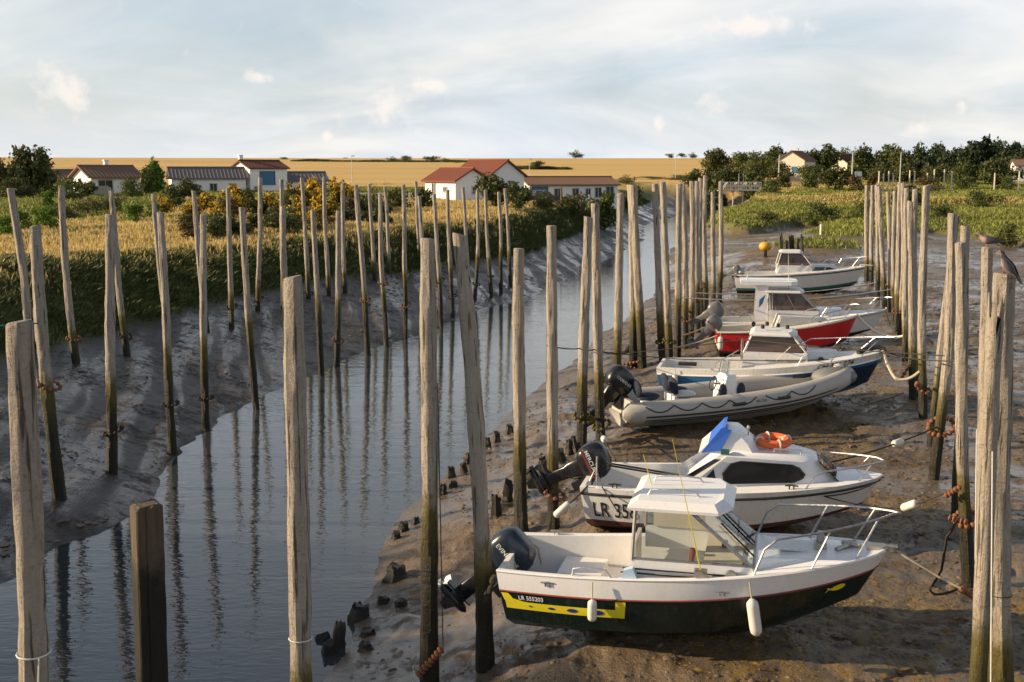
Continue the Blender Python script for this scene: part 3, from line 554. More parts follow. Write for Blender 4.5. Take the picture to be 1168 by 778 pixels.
# treeline on the right
TR = [(818, 168, 255, 34, 'olive', 'feathery olive tree at the left end of the treeline'), (846, 173, 300, 40, 'mid', 'far tree seen over the bridge'), (868, 172, 275, 40, 'mid', 'tree left of the pale gable house'), (885, 165, 280, 34, 'dark', 'tall dark tree behind the left street lamp'), (908, 170, 330, 40, 'dark', 'dark tree behind the roof of the pale gable house'), (938, 161, 265, 38, 'dark', 'tall dark tree right of the pale gable house'), (962, 167, 330, 40, 'dark', 'dark tree behind the small red roof'), (988, 165, 285, 38, 'dark', 'dark tree right of the tall lamp post'), (1012, 163, 290, 36, 'mid', 'mid green tree over the white sign'), (1030, 167, 262, 30, 'olive', 'sunlit olive tree behind the right lamp'), (1050, 161, 285, 36, 'pine', 'dark pine with a pointed top'), (1070, 162, 300, 34, 'pine', 'dark pine right of the pointed one'), (1084, 168, 265, 30, 'pine', 'shorter dark pine in the middle right'), (1104, 157, 285, 36, 'pine', 'tall pine before the highest pair'), (1124, 154, 285, 32, 'pine', 'highest pine of the treeline'), (1140, 158, 300, 34, 'pine', 'pine just right of the highest one'), (1156, 157, 280, 34, 'pine', 'pine next to the right edge'), (1172, 166, 270, 34, 'pine', 'pine cut by the right edge'),
      (1100, 182, 240, 40, 'dark', 'low dark tree below the tall pines'), (1140, 178, 236, 50, 'dark', 'broad dark tree in front of the highest pine'), (1068, 186, 246, 34, 'dark', 'low dark tree behind the white fence posts'), (836, 186, 235, 40, 'dark', 'low dark tree behind the bridge'), (862, 184, 240, 34, 'dark', 'low dark tree right of the bridge'), (888, 183, 250, 34, 'dark', 'low dark tree under the left street lamp'), (925, 186, 245, 32, 'dark', 'low dark tree under the pale gable house'), (800, 190, 230, 34, 'dark', 'low dark tree where the wheat field ends'), (1005, 183, 255, 34, 'dark', 'low dark tree behind the white sign'), (1036, 184, 250, 36, 'olive', 'low olive tree behind the fence')]
for i, (px, v, Y, w, k, lab) in enumerate(TR): plant('pine_tree' if k == 'pine' else 'broadleaf_tree', px, v, Y, w * 1.12, k, lab, 'tree', 'treeline beyond the marsh', var=i % 4)
SB = [(895, 193, 215, 26, 'olive', 'rounded olive bush left of the pale house garden'), (955, 186, 205, 40, 'olive', 'rounded sunlit olive bush under the tall lamp post'), (925, 195, 210, 30, 'mid', 'mid green bush in front of the pale gable house'), (975, 198, 200, 24, 'russet', 'russet bush left of the white sign'), (858, 193, 225, 24, 'mid', 'green bush right behind the bridge'), (818, 196, 225, 24, 'dark', 'dark bush at the left end of the bridge'), (880, 203, 190, 30, 'mid', 'low green bush on the marsh edge'), (1100, 199, 205, 40, 'mid', 'low green bush right of the fence posts'), (1150, 199, 205, 40, 'mid', 'low green bush near the right edge'), (1060, 200, 200, 40, 'russet', 'low russet scrub along the fence'), (745, 200, 262, 44, 'dark', 'dark hedge bush behind the river bend'), (715, 198, 240, 34, 'dark', 'dark hedge bush right of the long house'), (780, 198, 262, 40, 'dark', 'dark hedge bush where the treeline starts'),
      (935, 228, 128, 60, 'mid', 'wide low shrub on the marsh mound'), (985, 226, 132, 50, 'mid', 'low shrub behind the far mooring poles'), (1072, 228, 118, 40, 'dark', 'dark low shrub right of the tallest far pole'), (1120, 215, 150, 50, 'mid', 'low shrub on the middle of the marsh'), (1150, 252, 92, 36, 'olive', 'olive shrub on the near marsh edge behind the pigeons'), (870, 238, 122, 50, 'olive', 'olive shrub at the tip of the marsh by the river'), (1035, 208, 165, 40, 'olive', 'olive shrub in the upper marsh')]
for i, (px, v, Y, w, k, lab) in enumerate(SB): plant('bush', px, v, Y, w, k, lab, 'bush', 'bushes beyond the marsh', tree=False, var=i % 3)
# trees on the near left bank, outside the picture, whose shade lies over the nearest berth
for (x, y, h) in ((-27, 10.8, 7.0), (-28, 14, 7.2), (-27.5, 17.6, 6.9), (-29, 20.6, 6.9)):
    cm, tm = proto('dark', True, int(h * 10) % 4, 1.0); o = empty('broadleaf_tree', (x, y, gz(x, y) - .1), rz=h * 3); o.scale = (5.6, 5.6, h)
    tag(o, 'dark tree on the near left bank beyond the picture, %s from the camera' % {10.8: 'nearest', 14: 'second', 17.6: 'third', 20.6: 'farthest'}[y], 'tree', 'trees on the near left bank'); link('crown', cm, o); link('trunk', tm, o)

M['plaster'] = paint('white_plaster', (.78, .77, .74), .85, .04, .15, (.45, .42, .36), .2, .8); M['warmplaster'] = paint('cream_plaster', (.66, .56, .44), .85, .05, .2, (.45, .38, .3), .2, .8)
M['tile_brown'] = paint('brown_roof_tiles', (.20, .125, .085), .85, .25, .3, (.12, .085, .06), .2, 2.5); M['tile_red'] = paint('red_roof_tiles', (.21, .075, .05), .85, .2, .3, (.17, .07, .045), .2, 2.5); M['slate'] = paint('grey_fibre_roof', (.15, .14, .145), .85, .2, .3, (.09, .085, .08), .2, 2.5); M['tile_dark'] = paint('dark_brown_roof', (.13, .06, .045), .85, .2, .3, (.08, .05, .04), .2, 2.5)
M['shutter'] = paint('blue_shutter', (.02, .13, .26), .5, .1, .1); M['winframe'] = paint('window_frame_paint', (.45, .45, .44), .5, .1, .1); M['pane'] = glassmat('house_window_pane', (.2, .22, .25), .05, .7, (.02, .022, .026))
def house(name, label, loc, rz, L_, B_, hw, hr, wall, roof, front=(), gable=(), chimney=None, over=.35, cat='house'):
    """long side faces local -y, ridge along x; openings (x, z, w, h, 'window'|'door'|'shutter')"""
    o = empty(name, loc, rz); tag(o, label, cat); mb = MB()
    x, y = L_ / 2, B_ / 2; pr = [(-y, -1.2), (y, -1.2), (y, hw), (0, hw + hr), (-y, hw)]
    mb.loft([[(-x, a, b) for a, b in pr], [(x, a, b) for a, b in pr]]); mb.build('wall', wall, o)
    rf = MB(); k = hr / y; th = .16
    for sg in (-1, 1):
        e = y + over; a = [(-x - over, sg * e, hw - k * over + .03), (x + over, sg * e, hw - k * over + .03), (x + over, 0, hw + hr + .03), (-x - over, 0, hw + hr + .03)]
        rf.plate(a, (0, 0, th))
    ro = rf.build('roof', roof, o)
    nrow = int(y / .45) + 1; rib = MB()                     # courses of tiles, raised along the slope
    ncol = max(10, int(L_ / .42))
    for i in range(ncol + 1):
        xx = -x - over + .05 + (L_ + 2 * over - .1) * i / ncol
        for sg in (-1, 1): rib.tube([(xx, sg * (y + over), hw - k * over + .03 + th), (xx, 0, hw + hr + .03 + th)], .035, 4)
    rib.tube([(-x - over, 0, hw + hr + th + .04), (x + over, 0, hw + hr + th + .04)], .13, 6)
    tag(rib.build('tile_rolls', roof, ro), kind='stuff')
    if chimney is not None:
        c = MB(); c.box((chimney, .4, hw + hr + .35), (.5, .45, .9)); c.box((chimney, .4, hw + hr + .84), (.62, .56, .10)); c.build('chimney', wall, o)
    def opening(pt, t_, n_, w, h, kind):
        f = MB(); U = Vector((0, 0, 1)); t_ = Vector(t_); n_ = Vector(n_); pt = Vector(pt)
        def rect(a0, a1, b0, b1, d0, d1):
            f.plate([pt + t_ * a + U * b + n_ * d0 for a, b in ((a0, b0), (a1, b0), (a1, b1), (a0, b1))], n_ * (d1 - d0))
        fw = .09
        rect(-w / 2 - fw, -w / 2, 0, h, .003, .07); rect(w / 2, w / 2 + fw, 0, h, .003, .07); rect(-w / 2 - fw, w / 2 + fw, h, h + fw, .003, .07); rect(-w / 2 - fw - .05, w / 2 + fw + .05, -fw, 0, .003, .12)
        if kind != 'shutter': rect(-.03, .03, 0, h, .003, .05)
        fo = f.build('door' if kind == 'door' else 'window', M['shutter'] if kind == 'shutter' else M['winframe'], o)
        f = MB(); f.plate([pt + t_ * a + U * b + n_ * .004 for a, b in ((-w / 2, 0), (w / 2, 0), (w / 2, h), (-w / 2, h))], n_ * .02); f.build('shutter' if kind == 'shutter' else 'pane', M['shutter'] if kind == 'shutter' else M['pane'], fo)
    for (a, b, w, h, kd) in front: opening((a, -y, b), (1, 0, 0), (0, -1, 0), w, h, kd)
    for (sg, a, b, w, h, kd) in gable: opening((sg * x, a, b), (0, sg, 0), (sg, 0, 0), w, h, kd)
    return o
def hloc(px, Y, drop=0): p = atY(px, 200, Y); return (p.x, Y, gz(p.x, Y) - drop)
k = 140 / F
house('house', 'white house with brown tiled roof, chimney and dark glazed door', hloc(121, 140), R(42), 6.0, 5.6, 2.0, 1.15, M['plaster'], M['tile_brown'], [(-1.3, .5, 1.7, 1.1, 'window'), (1.7, -.1, 1.1, 1.8, 'door')], [(-1, .6, .9, .7, .9, 'window')], 0.2, .5)
house('annex', 'small brown roofed annex between the dark trees and the white house', hloc(72, 143), R(40), 3.6, 4.0, 1.9, .8, M['plaster'], M['tile_brown'], [(.2, .6, .8, .8, 'window')])
house('barn', 'low white barn with a long grey roof behind the dark bushy tree', hloc(236, 146), R(21), 9.0, 4.6, 1.9, 1.15, M['plaster'], M['slate'], [(2.9, .3, .8, .9, 'window'), (.5, .3, .8, .9, 'window')])
house('house', 'two storey white house with brown roof and large blue window', hloc(296, 150), R(38), 5.2, 5.4, 3.2, .85, M['plaster'], M['tile_dark'], [(-.2, 1.2, 2.0, 1.6, 'shutter'), (-1.7, .1, .7, .8, 'window')], [(-1, -.7, 2.1, .5, .55, 'window'), (-1, .3, 2.1, .5, .55, 'window')], -2.4, .3)
house('annex', 'dark roofed annex behind the highest yellow broom', hloc(346, 155), R(22), 5.4, 4.2, 1.5, .95, M['plaster'], M['slate'], [(1.4, .2, 1.2, 1.0, 'window')])
house('house', 'white house with red tiled roof and a small window in its end wall', hloc(521, 132), R(-50), 5.8, 4.8, 2.3, 1.25, M['plaster'], M['tile_red'], [(-1.2, .4, .6, 1.6, 'door'), (1.0, 1.1, .6, .5, 'window')], [(1, .3, .9, .6, .7, 'window')])
house('house', 'taller white gable wing joined behind the red roofed house', hloc(557, 139), R(-50), 7.0, 5.4, 2.9, 1.7, M['plaster'], M['tile_red'], [(-1.0, 1.4, .7, .8, 'window'), (1.5, 1.4, .7, .8, 'window')], [(1, .6, 1.4, .7, .9, 'window'), (1, -1.2, 0, 1.0, 1.9, 'door')])
house('house', 'long low house with brown roof and pale blue grey front', hloc(646, 150), R(17), 12.0, 6.0, 1.95, .85, M['plaster'], M['tile_brown'], [(-4.6, .1, 2.0, 1.6, 'shutter'), (-2.2, .5, .9, 1.0, 'window'), (.2, .5, .8, 1.0, 'window'), (1.9, .5, .6, 1.0, 'window'), (3.3, .4, .8, 1.2, 'window'), (4.9, .1, 1.0, 1.6, 'door')], [(-1, 0, .8, .7, .8, 'window')], None, .35)
house('house', 'pale gable house with a blue window among the dark trees', hloc(908, 258), R(56), 7.0, 6.2, 4.2, 1.9, M['warmplaster'], M['tile_brown'], [], [(-1, -.9, 1.6, 1.0, 1.2, 'shutter')], 1.4)
house('house', 'small house with a red roof showing between two dark trees', hloc(962, 290), R(40), 6.0, 6.0, 4.0, 1.8, M['warmplaster'], M['tile_dark'], [(0, 1.8, .8, 1.0, 'window')], [(-1, 0, 1.8, .8, 1.0, 'window')])
house('house', 'small pale house at the far right between pines', hloc(1167, 262), R(-10), 4.6, 5.0, 4.2, 1.2, M['plaster'], M['tile_brown'], [(0, 2.2, .8, 1.0, 'window')])
# bits round the houses
b = MB(); c = hloc(112, 118)
for i in range(7): b.box((c[0] - .85 + i * .285, c[1], c[2] + .55), (.26, .06, 1.1))
for zz in (.25, .85): b.box((c[0], c[1] + .055, c[2] + zz), (2.0, .05, .1))
b.box((c[0], c[1] + .5, c[2] + .5), (1.9, .8, .9)); tag(b.build('wooden_box', paint('grey_boards', (.40, .35, .29), .8, .2, .3)), 'grey boarded box standing in front of the white house', 'box')
b = MB(); c = hloc(446, 122)
for i in range(15): b.box((c[0] - 4.5 + i * .64, c[1], c[2] + .45), (.1, .05, .9))
b.box((c[0], c[1], c[2] + .82), (9.2, .04, .1)); b.box((c[0], c[1], c[2] + .35), (9.2, .04, .1)); tag(b.build('garden_fence', M['plaster']), 'pale low fence left of the red roofed house', 'fence')
def lamp(px, vtop, Y, label, arm=0.6, r=.07):
    p = atY(px, vtop, Y); g = gz(p.x, Y); o = empty('street_lamp', (p.x, Y, g)); tag(o, label, 'street lamp', 'lamp posts among the houses and trees'); h = p.z - g
    m_ = MB(); m_.tube([(0, 0, -.3), (0, 0, h * .6), (0, 0, h)], [r * 1.2, r, r * .7], 8); m_.build('post', M['winframe'], o, True)
    m_ = MB(); m_.box((arm * .5, 0, h + .02), (arm, .22, .16)); m_.box((arm * .5, 0, h - .075), (arm * .7, .16, .03)); m_.build('lamp_head', M['winframe'], o)
lamp(401, 178, 230, 'thin pale lamp post right of the yellow broom'); lamp(604, 181.5, 240, 'thin pale lamp post behind the long low house'); lamp(771, 178, 260, 'thin pale lamp post where the wheat field meets the hedge'); lamp(889, 177, 235, 'grey lamp post left of the pale gable house', .9, .13); lamp(973, 174, 225, 'tall grey lamp post right of the pale gable house', .9, .14); lamp(1028, 174, 235, 'lamp post in front of the sunlit olive tree', .9, .11)
o = empty('roadside_sign', hloc(979, 215)); tag(o, 'blank white board sign beside the tall lamp post', 'sign'); z0 = atY(979, 199, 215).z - o.location.z
m_ = MB(); m_.box((0, 0, z0 + .1), (1.3, .06, .9)); m_.build('board', M['plaster'], o); m_ = MB(); m_.tube([(-.4, .06, -.2), (-.4, .06, z0 + .4)], .04); m_.tube([(.4, .06, -.2), (.4, .06, z0 + .4)], .04); m_.build('legs', M['winframe'], o)
plant('bush', 995, 196.5, 212, 14, 'russet', 'reddish bush right of the white sign', 'bush', 'bushes beyond the marsh', tree=False)
for i, (px, v) in enumerate([(1003, 196), (1008, 198), (1014, 196), (1019, 200), (1038, 195), (1043.5, 196), (1058, 198), (1066, 194), (1077.5, 194), (1086, 196), (1135, 198), (1163, 196)]):
    p = atY(px, v, 200); g = gz(p.x, 200); m_ = MB(); h = p.z - g + .1; m_.tube([(0, 0, -.3), (0, 0, h * .5), (0, 0, h)], [.13, .125, .12], 8); tag(m_.build('fence_post', M['warmplaster'], None, False, (p.x, 200, g)), '%s pale fence post from the left in the row at the marsh edge' % ['first', 'second', 'third', 'fourth', 'fifth', 'sixth', 'seventh', 'eighth', 'ninth', 'tenth', 'eleventh', 'twelfth'][i], 'post', 'pale fence posts at the marsh edge')
# sluice footbridge: deck, two trussed rails
A = atY(824, 217.5, 205); B = atY(868, 217.5, 205); w = B.x - A.x; o = empty('footbridge', (A.x, 205, A.z)); tag(o, 'pale trussed footbridge over the head of the river', 'bridge'); hh = (217.5 - 208) / F * 205
M['bridge'] = paint('pale_bridge_steel', (.62, .56, .48), .5, .1, .2)
for yy in (0, 1.4):
    m_ = MB(); nb = 8
    for zz in (.15, hh * .55, hh): m_.box((w / 2, yy, zz), (w + .2, .07, .12))
    for i in range(nb + 1): m_.box((w * i / nb, yy + .075, hh / 2), (.10, .07, hh))
    for i in range(nb):
        a, b = Vector((w * i / nb, yy - .07, .15)), Vector((w * (i + 1) / nb, yy - .07, hh)); 
        if i % 2: a.z, b.z = b.z, a.z
        m_.tube([a, b], .05, 4)
    m_.build('truss_rail', M['bridge'], o)
m_ = MB(); m_.box((w / 2, .7, .02), (w + 1.5, 1.26, .12)); m_.build('deck', M['winframe'], o)
for q in (.3, .55): m_ = MB(); m_.tube([(w * q, .7, -3.4), (w * q, .7, -.05)], .12, 6); m_.build('pier', M['winframe'], o)
for px in (843, 848): 
    p = atY(px, 198, 207); g = gz(p.x, 207); m_ = MB(); m_.tube([(0, 0, A.z - g - 1), (0, 0, p.z - g)], .05, 5); tag(m_.build('sluice_rod', M['winframe'], None, False, (p.x, 207, g)), 'thin dark %s sluice rod rising above the footbridge' % ('left' if px == 843 else 'right'), 'rod', 'sluice rods on the footbridge')

# low scrub on the crest of the left bank, between and in front of the broom
g_ = random.Random(4); SCP = []
for i in range(34):
    px = g_.uniform(205, 440); v = 246 - (px - 205) * .06 + g_.uniform(-8, 10); Y = 58 + (px - 205) * .09 + g_.uniform(0, 9); SCP.append((px, v, Y))
for i, (px, v, Y) in enumerate(sorted(SCP)):
    plant('scrub_bush', px, v, Y, g_.uniform(20, 34), g_.choice(['russet', 'dark', 'olive', 'dark']), 'low dull scrub bush on the crest of the left bank, %s from the left' % ORDN(i), 'bush', 'low scrub on the left bank crest', tree=False, var=i % 3)
# parked car in front of the long house
def car(px, Y, rz, label):
    o = empty('parked_car', hloc(px, Y), rz); tag(o, label, 'car'); mb = MB(); prof = [(-2.0, .35), (-2.0, .85), (-1.7, .95), (-1.3, 1.0), (1.0, .95), (1.9, .80), (2.0, .6), (2.0, .35)]
    mb.loft([[Vector((x, y, z)) for x, z in prof] for y in (-.85, .85)]); mb.build('body', paint('dark_car_paint', (.05, .03, .035), .25, .1, .1), o)
    mb = MB(); mb.loft([[Vector((x, y * (1 - .12 * (z > 1.2)), z)) for x, z in ((-1.5, .97), (-1.2, 1.42), (.1, 1.45), (.8, .97))] for y in (-.78, .78)]); mb.build('cabin_glass', M['dkglass'], o)
    mb = MB(); mb.plate([(-1.25, -.68, 1.43), (.12, -.68, 1.46), (.12, .68, 1.46), (-1.25, .68, 1.43)], (0, 0, .05)); mb.build('roof', paint('dark_car_roof', (.05, .03, .035), .25, .1, .1), o)
    for x in (-1.25, 1.25):
        for y in (-.8, .8): mb = MB(); mb.tube([(x, y - .1, .32), (x, y + .1, .32)], .32, 14); mb.build('wheel', M['black'], o)
car(621, 128, R(20), 'small dark car parked at the left end of the long low house')
# ------------------------------------------------------------------ mooring poles
ORD = ['first', 'second', 'third', 'fourth', 'fifth', 'sixth', 'seventh', 'eighth', 'ninth', 'tenth', 'eleventh', 'twelfth', 'thirteenth', 'fourteenth', 'fifteenth', 'sixteenth', 'seventeenth', 'eighteenth', 'nineteenth', 'twentieth', 'twenty-first', 'twenty-second', 'twenty-third', 'twenty-fourth', 'twenty-fifth', 'twenty-sixth', 'twenty-seventh', 'twenty-eighth', 'twenty-ninth', 'thirtieth', 'thirty-first', 'thirty-second', 'thirty-third']
class Pole: pass
POLES = {}
def pole(key, top, base, label, group, Y=None, wpx=None, bend=0.0, name='mooring_pole', rad=None):
    """top, base: photo pixels of the two ends; Y given when the foot is hidden"""
    if Y is None: b = ground_hit(*base)
    else:
        q = atY(base[0], base[1], Y); b = Vector((q.x, Y, gz(q.x, Y)))
    T = atY(top[0], top[1], b.y)
    if Y is not None:
        # foot follows the visible lean down to the ground
        q = atY(base[0], base[1], Y); k = (T - q) / (T.z - q.z); b = q + k * (b.z - q.z); b.z = gz(b.x, b.y)
    sd = len(POLES) * 13 + 5; g = random.Random(sd); r = rad or (wpx * .94 * b.y / F / 2 if wpx else .085)
    mb = MB(); n = 14; ns = 44; H = T.z - b.z; secs = []
    tilt = Vector((g.uniform(-.02, .02) * H, g.uniform(-.02, .02) * H, 0)) * 0
    b1, b2, ph = g.uniform(-.03, .03) * H * .6, g.uniform(-.03, .03) * H, g.uniform(0, 6)
    def axis(f): return Vector(((T.x - b.x) * f + (bend + b1 * .5) * math.sin(PI * f) + .25 * b1 * math.sin(2 * PI * f + ph) * math.sin(PI * f), b2 * math.sin(PI * f), H * f))
    for i in range(ns + 1):
        f = -.6 / H + (1 + .6 / H) * i / ns; fc = max(f, 0); p = axis(fc); p.z = H * f
        rr = r * (1.14 - .24 * fc) * (1 + .05 * math.sin(f * 23 + sd) + g.uniform(-.025, .025))
        secs.append([p + Vector((math.cos(2 * PI * j / n), math.sin(2 * PI * j / n), 0)) * rr * (1 + .06 * math.sin(j * 2.7 + f * 9 + sd) + g.uniform(-.05, .05)) for j in range(n)])
    cut = g.uniform(-.5, .5) * r; top_r = secs[-1]; c = sum((Vector(p) for p in top_r), Vector()) / n
    secs[-1] = [Vector((p.x, p.y, p.z + (p.x - c.x) / r * cut * .5)) for p in top_r]
    secs.append([c + (Vector((p.x, p.y, p.z)) - c) * .86 + Vector((0, 0, .012)) for p in secs[-1]])
    mb.loft(secs); me = mb.mesh(name, M['pole'], True); o = link(name, me, None, b); tag(o, label, 'pole', group)
    P = Pole(); P.o = o; P.b = b; P.H = H; P.r = r; P.axis = lambda z: b + axis(min(max((z - b.z) / H, 0), 1)); P.key = key; POLES[key] = P; return P
def ring(key, z, label, mat='bead', R_=None, n=13, tiltv=(.25, .3), bead=.055, name='float_ring'):
    """loop of cork floats threaded on a rope, hanging round a pole"""
    P = POLES[key]; c = P.axis(z); R_ = R_ or P.r * 1.45 + .05; mb = MB(); pts = []
    for i in range(n):
        a = 2 * PI * i / n; pts.append(Vector((math.cos(a) * R_ + R_ * .15, math.sin(a) * R_, math.cos(a) * R_ * tiltv[0] + math.sin(a) * R_ * tiltv[1])))
    for i, p in enumerate(pts):
        d = (pts[(i + 1) % n] - pts[i - 1]).normalized(); q = d.to_track_quat('Z', 'Y').to_matrix()
        mb.ball(p, (bead, bead, bead * .8), 8, 5, q)
    mb.tube(pts + [pts[0]], bead * .3, 5); o = mb.build(name, M[mat], None, True, c); tag(o, label, 'float ring', 'rings of floats round the mooring poles'); return o
def rope(name, pts, r, label, mat='rope', sag=0.0, cat='rope', group='mooring ropes', n=14):
    pts = [Vector(p) for p in pts]; out = []
    for a, b in zip(pts[:-1], pts[1:]):
        for i in range(n):
            f = i / n; out.append(a.lerp(b, f) - Vector((0, 0, 4 * sag * f * (1 - f))))
    out.append(pts[-1]); o0 = out[0].copy(); mb = MB(); mb.tube([p - o0 for p in out], r, 6)
    o = mb.build(name, M[mat], None, True, o0); tag(o, label, cat, group); return o
def beads(name, a, b, n, r, label, mat='bead'):
    a, b = Vector(a), Vector(b); mb = MB(); d = (b - a); q = d.normalized().to_track_quat('Z', 'Y').to_matrix(); st_ = d.length / n
    for i in range(n): mb.ball(d * ((i + .5) / n), (r * random.uniform(.85, 1.1), r * random.uniform(.85, 1.1), st_ * .52), 8, 6, q)
    mb.tube([Vector(), d], r * .35, 5); return tag(mb.build(name, M[mat], None, True, a), label, 'floats', 'strings of cork floats on the ropes')
GLP, GMP, GRP = 'mooring poles along the left bank', 'mooring poles between the river and the boats', 'mooring poles behind the bows'
LEFT = [((12, 215), (36, 432), None), ((40, 258), (68, 570), None), ((70, 212), (87, 415), None), ((125, 245), (128, 540), None), ((127, 218), (145, 407), None), ((175, 222), (192, 385), None), ((183, 243), (197, 518), None), ((221, 218), (236, 378), None), ((232, 245), (235, 492), None), ((260, 215), (264, 375), None), ((276, 237), (293, 475), None), ((297, 203), (294, 355), None), ((321, 205), (323, 352), None), ((323, 236), (331, 452), None), ((344.5, 203), (352, 341), None), ((357, 240), (367, 434), None), ((370, 202), (375.5, 338), None), ((386, 241), (384.5, 420), None), ((391, 209), (394, 334), None), ((406, 211), (420, 410), None), ((421, 210), (428, 321), None), ((433.5, 221), (441, 398), None), ((439, 213), (444, 313), None), ((460, 211), (462, 388), None), ((474.5, 207), (479, 304), None), ((478, 224), (487, 375), None), ((495, 222), (503, 375), None), ((510.5, 217), (516.5, 362), None), ((528, 214), (535, 347), None), ((544.7, 217), (541.6, 343), None), ((553.7, 217), (560.5, 339), None), ((569, 219), (571.5, 335), None), ((576, 215), (582.5, 328), None)]
LOOK = {0: 'leaning left', 1: 'teal cord at its middle', 2: 'foot on the upper mud', 3: 'upright, dark ring low down', 4: 'leaning behind the upright one', 6: 'thick, at the water edge', 8: 'foot in the water', 29: 'clearly curved like a bow', 13: 'behind a near pole', 12: 'thin, foot hidden'}
for i, (tp, bs, Y) in enumerate(LEFT):
    back = bs[1] < 332 + (tp[0] < 110) * 110 + (110 < tp[0] < 310) * 80 + (310 < tp[0] < 400) * 15
    lab = '%s left bank pole counted from the left by its top%s' % (ORD[i], ', ' + LOOK[i] if i in LOOK else '')
    pole('L%d' % i, tp, bs, lab, GLP, bend={29: .12, 10: -.05, 2: -.1, 6: .06}.get(i, 0), rad={0: .115, 1: .125, 2: .11, 3: .11}.get(i, .10 if bs[1] > 400 else .098))
MID = [((22, 369), (27, 778), 6.6, 37, 'very thick pale pole nearest the camera at the left edge, white cord round it'), ((334, 317), (343, 778), 10.2, 27, 'thick pale near pole standing before the river, second from the left of the near ones'), ((488, 273), (490, 783), None, 20.5, 'rough barked pole with brown floats round its foot'), ((524, 268), (553, 762), None, 20, 'pole leaning left, its dark foot beside the stern of the green boat'), ((592, 284), (595, 612), None, 15, 'straight pole behind the outboard of the green boat'), ((629, 258), (631, 604), None, 13.5, 'straight pole crossing the tilted outboard of the second boat'), ((671, 248), (663, 515), None, 12, 'pole leaning right with a mossy rope ring, above the second boat outboard'), ((679, 233), (685, 509), None, 11, 'slender pole just right of the one with the mossy ring'), ((708, 221), (703, 470), None, 9.5, 'mossy footed pole in front of the inflatable boat stern'), ((719.5, 211), (722, 420), None, 9.5, 'left one of the crossing pair above the inflatable outboard'), ((722.5, 212), (733, 420), None, 9.5, 'right one of the crossing pair, leaning left'), ((747, 210), (755.5, 414), None, 8, 'left one of the second pair, with a ring of floats at its foot'), ((756, 208), (764, 415), None, 8, 'right one of the second pair, with a ring of floats at its foot'), ((775, 210), (773, 408), None, 7.5, 'straight pole just right of the second pair'), ((778.5, 209), (782, 398), None, 6.5, 'thin pole close beside the straight one'), ((789, 207), (787.5, 390), None, 6.5, 'pole with small floats behind the red boat outboard'), ((795, 207), (796, 380), None, 6, 'left pole of the tall far trio'), ((799, 203.5), (801, 373), None, 6, 'middle pole of the tall far trio'), ((804.5, 200.5), (806, 366), None, 6, 'tallest right pole of the far trio'), ((813, 219), (813, 362), None, 5.5, 'shorter pole just before the last of the middle row'), ((822, 207), (820.5, 345), None, 5.5, 'last pole of the middle row, nearest the footbridge')]
for i, (tp, bs, Y, w, lab) in enumerate(MID): pole('M%d' % i, tp, bs, lab, GMP, Y=Y, wpx=w, bend={3: .1, 2: -.02, 0: .03}.get(i, 0))
RIGHT = [((1146, 314), (1143.5, 778), 11.4, 28, 'thick scaly pole nearest the camera at the right, second pigeon on top'), ((1126, 283), (1120, 741), None, 14, 'pale pole under the left pigeon'), ((1096, 277), (1105, 668), None, 14.5, 'near pole leaning left with fine rings in its bark'), ((1101, 259), (1091, 590), None, 11.5, 'pole standing behind the finely ringed one, its top just higher'), ((1086.5, 244), (1065, 546), None, 12, 'pole leaning right with a ring of brown floats and mossy foot'), ((1091, 247), (1061, 509), None, 8, 'pole half hidden behind the strongly leaning one'), ((1056.7, 212), (1053, 478), None, 9.5, 'tallest straight pole of the right row'), ((1043.8, 216), (1046, 452), None, 7.5, 'pole just left of the tallest straight one'), ((1038, 230), (1041, 455), None, 8, 'shorter pole leaning left in front of the far cluster'), ((1034, 215), (1032.5, 412), None, 6.5, 'slim pole at the right side of the far cluster'), ((1030, 209), (1027, 385), None, 6, 'pole behind the highest of the far cluster'), ((1027, 208), (1023, 377), None, 6.5, 'highest pole of the far cluster'), ((1021, 218), (1019.6, 365), None, 5.5, 'pole leaning right in the left half of the far cluster'), ((1012.7, 219), (1014.5, 356), None, 5, 'shortest pole of the far cluster, standing apart'), ((1002.4, 213), (1009, 354), None, 6, 'pole leaning left near the far end of the right row'), ((999.8, 211.5), (1001, 344), None, 5, 'third pole from the far end of the right row'), ((995.5, 211.5), (994, 326), None, 5, 'second pole from the far end of the right row'), ((988.8, 211.5), (988.3, 321), None, 5, 'farthest pole of the right row')]
for i, (tp, bs, Y, w, lab) in enumerate(RIGHT): pole('R%d' % i, tp, bs, lab, GRP, Y=Y, wpx=w, bend={4: .03}.get(i, 0))
# broken pole leaning on the nearest right one
P = POLES['R0']; q = atY(1136, 400, 11.25); g0 = gz(q.x - .02, 11.2); H = atY(1137, 336, 11.2).z - g0; mb = MB(); secs = []; gg = random.Random(3)
for i in range(26):
    f = i / 25; secs.append([Vector((math.cos(2 * PI * j / 14) * .088 * (1.1 - .2 * f) * (1 + gg.uniform(-.07, .07)) + .03 * math.sin(f * 5), math.sin(2 * PI * j / 14) * .09 * (1 + gg.uniform(-.06, .06)), -.5 + (H + .5) * f)) for j in range(14)])
secs[-1] = [p + Vector((0, 0, gg.choice([-.42, -.3, -.12, .02, .14]))) for p in secs[-1]]; mb.loft(secs); tag(mb.build('broken_pole', M['pole'], None, True, (q.x - .02, 11.2, g0)), 'broken pole with a jagged top against the nearest right pole', 'pole', GRP)
